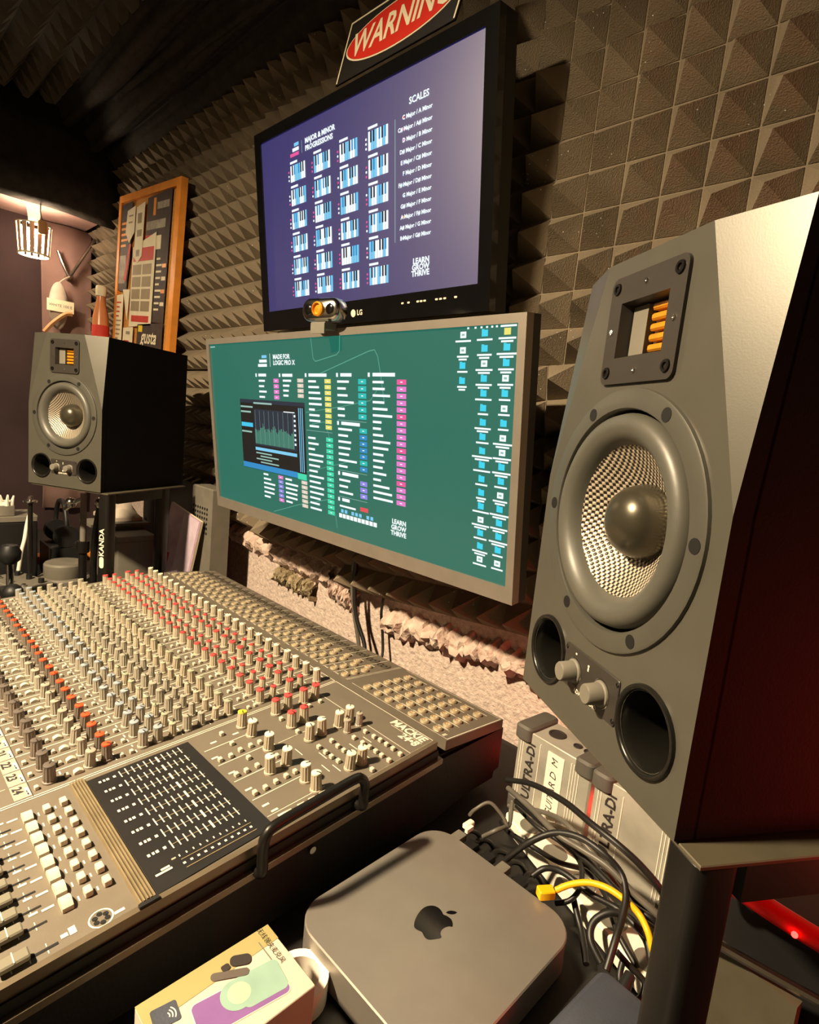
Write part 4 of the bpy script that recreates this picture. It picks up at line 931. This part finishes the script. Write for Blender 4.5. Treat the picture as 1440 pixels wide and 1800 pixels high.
# microphone stand with round base
t=thing('microphone_stand','black microphone stand rod with clamp in front of the far speaker','stand',(-1.60,.450,DZ+.0005))
mb=MB(); mb.lathe([(0,0),(.062,0),(.062,.006),(.055,.014),(.015,.018),(0,.018)],32); mb.build('round_base','plastic_grey',t)
mb=MB(); mb.cyl((0,0,.015),(0,0,.150),.010,n=14); mb.build('lower_tube','steel_black',t); mb=MB(); mb.cyl((0,0,.150),(0,0,.275),.0075,n=14); mb.build('upper_tube','plastic_grey',t)
mb=MB(); mb.cyl((0,0,.120),(0,0,.150),.015,n=14); mb.cyl((-.025,-.01,.135),(0,0,.135),.008,n=10); mb.build('clutch','steel_black',t)
mb=MB(); mb.tube([(0,0,.262),(-.03,-.015,.245),(-.06,-.025,.225)],.006,8); mb.sphere((-.035,-.02,.245),.014,12,8); mb.build('boom_joint','chrome',t)
t=thing('goose_clamp','black clamp arm with chrome joint beside the microphone stand','clamp',(-1.68,.50,DZ+.0005))
mb=MB(); mb.cyl((0,0,0),(0,0,.012),.018,n=20); mb.build('foot','steel_black',t); mb=MB(); mb.tube([(0,0,.01),(0,0,.08),(.015,.0,.16),(.03,.005,.235)],.009,10); mb.build('arm','steel_black',t); mb=MB(); mb.sphere((.03,.005,.24),.016,12,8); mb.build('joint','chrome',t)
# grey round weights
t=thing('round_weight','two-step grey round metal weight on the left of the desk','weight',(-1.745,.445,DZ+.0005))
mb=MB(); mb.lathe([(0,0),(.062,0),(.064,.004),(.064,.018),(.060,.022),(.0,.022)],36); mb.build('lower_disc','plastic_grey',t); mb=MB(); mb.lathe([(.048,.0222),(.050,.026),(.050,.056),(.046,.061),(0,.061)],36); mb.build('upper_disc','plastic_grey',t)
mb=MB(); mb.box((-2.01,.46,DZ+.0105),(.05,.36,.02)); o=tag(mb.build('wooden_plank','wood_orange'),'orange wooden plank lying behind the grey weight','plank')
t=thing('effects_pedal','flat grey effects pedal board at the left edge of the desk','pedal',(-1.70,.335,DZ+.0005),(0,0,R(20)))
mb=MB(); mb.prism(rrect(.16,.09,.006,3),0,.032,0,.002); mb.build('pedal_case','plastic_grey',t)
for x in(-.05,0,.05):
    mb=MB(); mb.cyl((x,.02,.032),(x,.02,.044),.007,n=12); mb.build('knob','plastic_black',t); mb=MB(); mb.cyl((x,-.025,.032),(x,-.025,.038),.006,n=12); mb.build('foot_switch','chrome',t)
t=thing('table_clamp','black table clamp with chrome post at the left edge of the picture','clamp',(-1.55,.283,DZ+.0005))
mb=MB(); mb.box((0,0,.03),(.05,.04,.058)); mb.sphere((.03,.0,.055),.022,12,8); mb.build('clamp_body','plastic_black',t,sharp=50); mb=MB(); mb.cyl((0,0,.058),(0,0,.125),.0075,n=12); mb.build('post','chrome',t); mb=MB(); mb.lathe([(.012,.118),(.022,.128),(.024,.145),(.016,.162),(0,.166)],16); mb.build('ball_head','plastic_black',t,sharp=50)
t=thing('small_amplifier','small black amplifier box at the far left behind the clamp','amplifier',(-1.86,.33,DZ+.0005))
mb=MB(); mb.prism(rrect(.11,.13,.006,3),0,.165,0,.003); mb.build('amplifier_case','plastic_black',t); mb=MB(); mb.prism(rrect(.112,.132,.006,3),.1655,.182,0,.002); mb.build('grey_top','plastic_grey',t)
t=thing('crown_trinket','small white crown-shaped trinket on a grey block','trinket',(-1.83,.325,DZ+.183))
mb=MB(); mb.prism(rrect(.04,.035,.003,2),0,.028,0,.001); mb.build('block','plastic_grey',t); mb=MB()
for k in range(7):
    a=2*PI*k/7; mb.cyl((.016*math.cos(a),.014*math.sin(a),.0282),(.022*math.cos(a),.020*math.sin(a),.052),.006,.002,8)
mb.lathe([(.0,.0282),(.018,.0282),(.019,.038),(.0,.038)],14); mb.build('crown','tape_white',t)
mb=MB(); mb.tube([(-1.75,.363,.947),(-1.752,.358,.92),(-1.75,.352,.88),(-1.752,.346,.85),(-1.76,.34,.79)],.005,8); tag(mb.build('white_cord','tape_white',sharp=60),'white cord hanging in front of the small amplifier','cord')
t=thing('headphones','black headphones resting between amplifier and microphone stand','headphones',(-1.88,.47,DZ+.0835))
mb=MB(); mb.tube([(-.05,0,.02),(-.055,0,.07),(-.035,0,.115),(0,0,.128),(.035,0,.115),(.055,0,.07),(.05,0,.02)],.007,8); mb.build('headband','plastic_black',t,sharp=60)
for s in(-1,1): 
    mb=MB(); mb.cyl((s*.042,0,.032),(s*.062,0,.032),.032,n=20); mb.build('ear_cup','plastic_black',t)
mb=MB(); mb.box((-1.88,.47,DZ+.0415),(.13,.08,.082)); tag(mb.build('black_case','plastic_black'),'black case under the headphones','case')
# extra stand rod with round cap
t=thing('table_stand','thin black rod with a flat chrome cap standing on the pedal board','stand',(-1.735,.362,DZ+.0325))
mb=MB(); mb.cyl((0,0,0),(0,0,.200),.006,n=10); mb.build('rod','steel_black',t); mb=MB(); mb.lathe([(.0,.2),(.016,.2),(.017,.204),(.006,.207),(.005,.216),(0,.217)],16); mb.build('cap','chrome',t)

# ------------------------------------------------------------------ computer
t=thing('desktop_computer','flat grey aluminium desktop computer with a dark apple logo on top','computer',(-.302,.409,DZ+.0005))
MW,MD,MH=.197,.213,.0375
mb=MB(); mb.prism(rrect(MW-.012,MD-.012,.028,8),0,.003,0,0); mb.build('foot','plastic_black',t)
mb=MB(); mb.prism(rrect(MW,MD,.034,10),.0031,MH,0,.0012); mac=mb.build('case','mac',t,sharp=40)
def apple(s):
    import math as m
    # silhouette (unit ~ 1 high), body with bite on the right and notches top and bottom
    L=[(0,.62),(-.10,.66),(-.24,.68),(-.38,.62),(-.48,.48),(-.51,.30),(-.47,.08),(-.38,-.14),(-.28,-.28),(-.20,-.32),(-.10,-.30),(0,-.265)]
    Rr=[(.10,-.30),(.20,-.32),(.29,-.27),(.38,-.13),(.45,.02),(.36,.09),(.30,.20),(.305,.34),(.36,.46),(.42,.51),(.36,.60),(.24,.67),(.10,.66)]
    P=L+Rr
    Q=[];n=len(P)
    for i in range(n):
        p0,p1,p2,p3=[Vector(P[(i+k)%n]) for k in(-1,0,1,2)]
        for k in range(4):
            t_=k/4; Q.append(tuple((.5*((2*p1)+(p2-p0)*t_+(2*p0-5*p1+4*p2-p3)*t_*t_+(3*p1-p0-3*p2+p3)*t_**3))*s))
    leaf=[(.0+.0,.72),(.06,.74),(.14,.80),(.19,.88),(.205,.98),(.13,.955),(.05,.89),(.005,.80)]
    return Q,[(a*s,b*s) for a,b in leaf]
ap,lf=apple(.036)
mb=MB()
for pl_ in(ap,lf):
    loop=[Vector((a,b,0)) for a,b in pl_]; tr=geometry.tessellate_polygon([loop])
    mb.add([(a-.001,b-.012,MH+.0003) for a,b in pl_],[q if (loop[q[1]]-loop[q[0]]).cross(loop[q[2]]-loop[q[0]]).z>0 else (q[0],q[2],q[1]) for q in tr])
mb.build('logo','mac_dark',mac)
for k,(x,m_) in enumerate(((-.075,'plastic_grey'),(-.055,'plastic_black'),(-.03,'plastic_black'),(-.008,'plastic_grey'),(.016,'plastic_black'))):
    t2=thing('cable_plug','dark plug in the back of the computer, %s from the mixer side'%['first','second','third','fourth','fifth'][k],'plug',(-.302+x,.409+MD/2+.0004,DZ+.022),(0,0,0),'plugs in the back of the computer')
    mb=MB(); mb.prism(rrect(.014,.010,.002,2),0,.026,0,.001,Matrix.Rotation(R(-90),4,'X')); mb.build('plug_shell',m_,t2); mb=MB(); mb.tube([(0,.026,0),(0,.036,.001),(.004,.05,-.006),(.008,.06,-.021)],.003,8); mb.build('lead','cable_black',t2)

# microphone product box
t=thing('product_box','white and green product box with phone picture below the mixer','box',(-.3415,.2035,DZ+.0005))
BW,BD,BH=.073,.114,.068
mb=MB(); mb.prism(rrect(BW,BD,.001,1),0,BH,0,.0006); bx=mb.build('carton','box_white',t)
mb=MB()
def bp(u,v,h=.0003): return (-BW/2+u*BW,-BD/2+v*BD,BH+h)   # u: away from mixer, v: towards wall
def bq(pts,mi,h=.0003):
    loop=[bp(u,v,h) for u,v in pts]; a=sum(loop[i][0]*loop[(i+1)%len(loop)][1]-loop[(i+1)%len(loop)][0]*loop[i][1] for i in range(len(loop)))
    mb.quad(loop if a>0 else loop[::-1],mi)
bm=['box_green','mac_dark','paper_violet','ink','plastic_grey','cap_dark','brick_blue']
emm=mat('print_mint',(140,172,160),.4); mat('print_purple',(128,92,150),.4); mat('print_pale',(170,192,168),.4); bm+=['print_mint','print_purple','print_pale','white_print']
bq([(0,0),(.30,0),(.24,1),(0,1)],0)
def rr(cu_,cv,w,h,r,ang,n=4):
    ca,sa=math.cos(ang),math.sin(ang); return [((cu_+(a*ca-b*sa)/BW),(cv+(a*sa+b*ca)/BD)) for a,b in rrect(w,h,r,n)]
bq(rr(.62,.56,.030,.072,.005,R(-8)),10,.0004); bq(rr(.62,.56,.0285,.0705,.0045,R(-8)),8,.0005); bq(rr(.60,.72,.0285,.036,.0045,R(-8)),7,.0006)
bq(rr(.55,.55,.026,.026,.013,0,8),7,.0007); bq(rr(.55,.565,.018,.018,.009,0,8),9,.0008)
bq(rr(.64,.16,.018,.011,.002,R(-8)),4,.0004)
bq(rr(.30,.58,.007,.030,.003,R(-28)),5,.0009); bq(rr(.22,.69,.010,.017,.004,R(-28)),3,.0010); bq(rr(.20,.58,.006,.007,.002,0),3,.0010)
bq(rr(.28,.13,.017,.019,.002,R(-8)),6,.0005)
for k in range(3):
    a=[(.30+(.0025+.0022*k)*math.cos(R(50+16*q))/BW,.125+(.0025+.0022*k)*math.sin(R(50+16*q))/BD) for q in range(6)]; b=[(.30+(.0034+.0022*k)*math.cos(R(50+16*q))/BW,.125+(.0034+.0022*k)*math.sin(R(50+16*q))/BD) for q in range(6)]
    bq(a+b[::-1],10,.0007)
mb.text('\u65e0\u7ebf\u9886\u5939\u9ea6\u514b\u98ce',.0058,Matrix.Translation(bp(.27,.92,.0006))@Matrix.Rotation(R(0),4,'Z'),3); mb.box((bp(.30,.865)[0],bp(.3,.865)[1],BH+.0004),(.022,.0009,.0002),4)
mb.build('box_print',bm,bx)
t=thing('tape_roll','roll of white tape standing between product box and computer','tape roll',(-.352,.281,DZ+.0005))
mb=MB(); mb.lathe([(.018,0),(.026,0),(.026,.024),(.018,.024),(.018,0)],32); mb.build('tape','tape_white',t)

# ------------------------------------------------------------------ direct boxes, adapter and cables on the right
def di_box(label,loc,rot,lab):
    t=thing('di_box',label,'direct box',loc,rot,'silver direct boxes behind the computer'); w,d,h=.118,.056,.128
    mb=MB(); mb.prism(rrect(w,d,.002,1),.008,h-.006,0,.001); body=mb.build('case','di_metal',t)
    for sx in(-1,1):
        for sz in(0,1):
            mb=MB(); mb.prism(rrect(.028,d+.012,.008,3,sx*(w/2-.010),0),0 if not sz else h-.022,.022 if not sz else h,0,.003); mb.build('rubber_corner','di_rubber',t)
    mb=MB()
    for x in(-.052,-.048,-.020,.030,.034,.038,.042): mb.box((x,-d/2-.0004,h/2),(.0010,.0008,h-.03))
    mb.build('groove','tape_white',body)
    mb=MB(); mb.text('ULTRA-DI',.019,Matrix.Translation((-.034,-d/2-.0006,h*.52))@FRONT@Matrix.Rotation(R(90),4,'Z'),bold=.0005)
    mb.build('lettering','ink',body)
    for x,r_ in((-.015,.012),(.018,.006),(.034,.006)):
        mb=MB(); mb.lathe([(r_,0),(r_,.0012),(r_*.8,.0014),(r_*.75,.0005),(0,.0004)],18,0,Matrix.Translation((x,0,h-.0058))); mb.build('socket','ink',body)
    if lab:
        mb=MB(); mb.box((.006,-d/2-.0005,h*.5),(.026,.0008,h*.74)); lb=mb.build('tape_label','tape_white',t)
        mb=MB(); mb.text('GUITAR D  M',.014,Matrix.Translation((.006,-d/2-.0012,h*.5))@FRONT@Matrix.Rotation(R(90),4,'Z'),shear=.2); mb.build('handwriting','ink',lb)
    return t
di_box('silver direct box with handwritten white tape label behind the computer',(-.330,.690,DZ+.0005),(R(0),0,R(-6)),True)
di_box('silver direct box without tape, half hidden by the near speaker',(-.205,.672,DZ+.0005),(R(0),0,R(-6)),False)
t=thing('power_strip','long white power strip lying under the tangle of cables','power strip',(-.238,.590,DZ+.0005),(0,0,R(-22)))
mb=MB(); mb.prism(rrect(.27,.040,.008,4),0,.022,0,.002); mb.build('strip_body','tape_white',t)
for k in range(5):
    mb=MB(); mb.lathe([(.015,.0221),(.0148,.0225),(.013,.0222),(0,.0222)],18,0,Matrix.Translation((-.1+.05*k,0,0))); mb.build('socket','plastic_grey',t)
cb=[('cable_black',.0034,[(-0.356,0.594,0.840),(-0.315,0.585,0.860),(-0.261,0.559,0.880),(-0.216,0.535,0.890),(-0.185,0.528,0.890),(-0.160,0.531,0.880),(-0.139,0.538,0.860),(-.128,.57,.80)],'dark cable arching highest over the direct boxes'),
('cable_grey',.0034,[(-0.361,0.608,0.820),(-0.313,0.585,0.830),(-0.263,0.557,0.840),(-0.232,0.557,0.840),(-0.200,0.556,0.840),(-0.170,0.555,0.830),(-0.144,0.559,0.820),(-.128,.58,.79)],'grey cable arching just below the highest one'),
('cable_black',.0036,[(-0.307,0.534,0.790),(-0.287,0.540,0.820),(-0.265,0.554,0.840),(-0.238,0.559,0.850),(-0.209,0.558,0.850),(-0.188,0.559,0.840),(-0.176,0.548,0.830),(-0.170,0.531,0.820),(-0.166,0.510,0.810),(-0.163,0.490,0.793)],'black cable looping from the computer to the blue grey adapter'),
('cable_black',.0028,[(-0.355,0.625,0.790),(-0.310,0.600,0.800),(-0.272,0.599,0.800),(-0.244,0.588,0.800),(-0.226,0.557,0.800),(-0.228,0.541,0.790),(-0.241,0.535,0.780)],'thin black cable curling behind the computer'),
('cable_black',.0034,[(-0.279,0.548,0.780),(-0.270,0.559,0.790),(-0.248,0.558,0.800),(-0.212,0.555,0.800),(-0.185,0.559,0.800),(-0.162,0.553,0.800),(-0.143,0.560,0.790),(-.128,.58,.78)],'black cable passing under the yellow one'),
('cable_black',.0040,[(-0.178,0.517,0.770),(-0.194,0.523,0.780),(-0.198,0.535,0.790),(-0.188,0.548,0.800),(-0.173,0.557,0.800),(-0.153,0.557,0.790),(-0.139,0.544,0.780),(-.128,.55,.77)],'thick black cable coiled beside the adapter'),
('cable_grey',.0022,[(-0.371,0.543,0.805),(-0.361,0.538,0.820),(-0.350,0.551,0.830),(-0.334,0.557,0.820),(-0.324,0.560,0.810),(-0.340,0.588,0.820)],'thin grey lead holding the pale clip beside the mixer'),
('cable_grey',.0026,[(-0.351,0.548,0.785),(-0.337,0.552,0.800),(-0.333,0.575,0.800),(-0.339,0.584,0.810),(-0.342,0.591,0.820)],'short grey lead at the corner of the computer'),
('cable_black',.0030,[(-0.161,0.525,0.780),(-0.158,0.515,0.770),(-0.145,0.505,0.768),(-0.137,0.513,0.768),(-0.138,0.522,0.778),(-0.153,0.520,0.785),(-0.166,0.518,0.792)],'small black cable loop by the stand leg'),
('cable_black',.0034,[(-0.230,0.552,0.785),(-0.220,0.545,0.775),(-0.208,0.535,0.768),(-0.190,0.512,0.762)],'short black cable at the right rear corner of the computer'),
('cable_black',.0040,[(-0.354,0.621,0.800),(-0.299,0.593,0.815),(-0.250,0.572,0.825),(-0.213,0.571,0.815),(-0.179,0.570,0.805),(-0.152,0.569,0.805),(-.128,.60,.78)],'thick black cable lying over the white power strip'),
('cable_grey',.0030,[(-.37,.63,.78),(-.32,.63,.80),(-.28,.615,.815),(-.235,.60,.81),(-.20,.60,.79),(-.16,.59,.78),(-.13,.60,.775)],'grey cable running in front of the direct boxes'),
('cable_black',.0030,[(-.36,.60,.775),(-.33,.575,.79),(-.295,.565,.80),(-.265,.58,.79),(-.24,.60,.785),(-.21,.585,.785),(-.18,.55,.785),(-.15,.535,.775)],'black cable winding between plugs and power strip')]
for m_,r_,pts,lb in cb:
    mb=MB(); mb.tube(pts,r_,8); tag(mb.build('audio_cable',m_,sharp=60),lb,'cable','tangled cables behind the computer')
t=thing('network_cable','bright yellow network cable plugged in behind the computer','cable',(-.25,.5165,.795))
def rel(p): return (p[0]+.25,p[1]-.5165,p[2]-.795)
mb=MB(); mb.tube([rel(p) for p in((-0.240,0.529,0.800),(-0.229,0.537,0.810),(-0.213,0.543,0.820),(-0.195,0.546,0.825),(-0.176,0.546,0.825),(-0.160,0.546,0.820),(-0.147,0.538,0.815),(-0.137,0.534,0.800),(-.118,.54,.765))],.0033,10); mb.build('cord','cable_yellow',t,sharp=60)
mb=MB(); mb.prism(rrect(.012,.018,.002,2),-.004,.006,0,.001,Matrix.Translation((.003,.004,.001))@Matrix.Rotation(R(-35),4,'Z')); mb.build('plug','cable_yellow',t)
t=thing('pale_clip','small pale plastic clip hanging beside the mixer','clip',(-.366,.536,.795))
mb=MB(); mb.prism(rrect(.008,.016,.002,2),0,.006,0,.001); mb.box((.006,-.006,.003),(.004,.012,.005)); mb.build('clip_body','tape_white',t)
t=thing('power_adapter','blue grey power adapter standing at the right of the computer','adapter',(-.142,.425,DZ+.0005),(0,0,R(-4)))
mb=MB(); mb.prism(rrect(.058,.125,.010,5),0,.044,0,.004); mb.build('adapter_case','brick_blue',t,sharp=50); mb=MB(); mb.cyl((-.01,.062,.024),(-.012,.085,.034),.007,.005,12); mb.build('strain_relief','plastic_black',t)
# red lit gadget between the stand legs
t=thing('light_gadget','black gadget with a glowing red bracket under the near speaker','gadget',(-.052,.580,DZ+.0005),(0,0,R(-10)))
mb=MB(); mb.box((0,.03,.065),(.10,.06,.13)); mb.build('gadget_case','plastic_black',t)
mb=MB(); mb.tube([(-.036,-.040,.150),(-.02,-.034,.146),(.010,-.024,.140),(.045,-.012,.134)],.009,10); mb.lathe([(.006,-.004),(.012,-.004),(.012,.004),(.006,.004),(.006,-.004)],20,0,Matrix.Translation((-.042,-.042,.150))@FRONT); mb.build('bracket','red_plastic',t,sharp=50)
mb=MB(); mb.sphere((.018,-.0335,.139),.0025,10,8); mb.build('led','red_led',t)
mb=MB(); mb.tube([(-.045,-.075,.112),(0,-.060,.110),(.05,-.042,.108)],.004,8); mb.build('metal_strip','chrome',t)
mb=MB(); mb.box((-.01,-.050,.05),(.09,.010,.098)); mb.build('front_board','stand_top',t)
t=thing('led_bar','small red LED bar on the desk behind the mixer corner','led bar',(-.395,.755,DZ+.0005))
mb=MB(); mb.box((0,0,.012),(.05,.02,.022)); mb.build('bar_case','plastic_black',t); mb=MB(); mb.box((0,-.0108,.018),(.04,.001,.006)); mb.box((0,0,.0236),(.04,.012,.001)); mb.build('led_strip','red_led',t)
t=thing('led_bar','small red LED bar between the two direct boxes','led bar',(-.268,.700,DZ+.0005))
mb=MB(); mb.box((0,0,.030),(.012,.02,.058)); mb.build('bar_case','plastic_black',t); mb=MB(); mb.box((0,-.0108,.05),(.010,.001,.02)); mb.box((0,0,.0596),(.010,.016,.001)); mb.build('led_strip','red_led',t)

# red LED bar on a post to the right of the near speaker, shining on its side
t=thing('led_bar','red LED light bar on a short post right of the near speaker','led bar',(.26,.52,DZ+.0005),(0,0,R(80)))
mb=MB(); mb.cyl((0,0,0),(0,0,.008),.04,n=20); mb.cyl((0,0,.008),(0,0,.34),.006,n=10); mb.build('post','steel_black',t)
mb=MB(); mb.box((0,.012,.28),(.03,.02,.20)); mb.build('bar_case','plastic_black',t); mb=MB(); mb.box((0,.0228,.28),(.02,.001,.18)); mb.build('led_strip','red_bar',t)
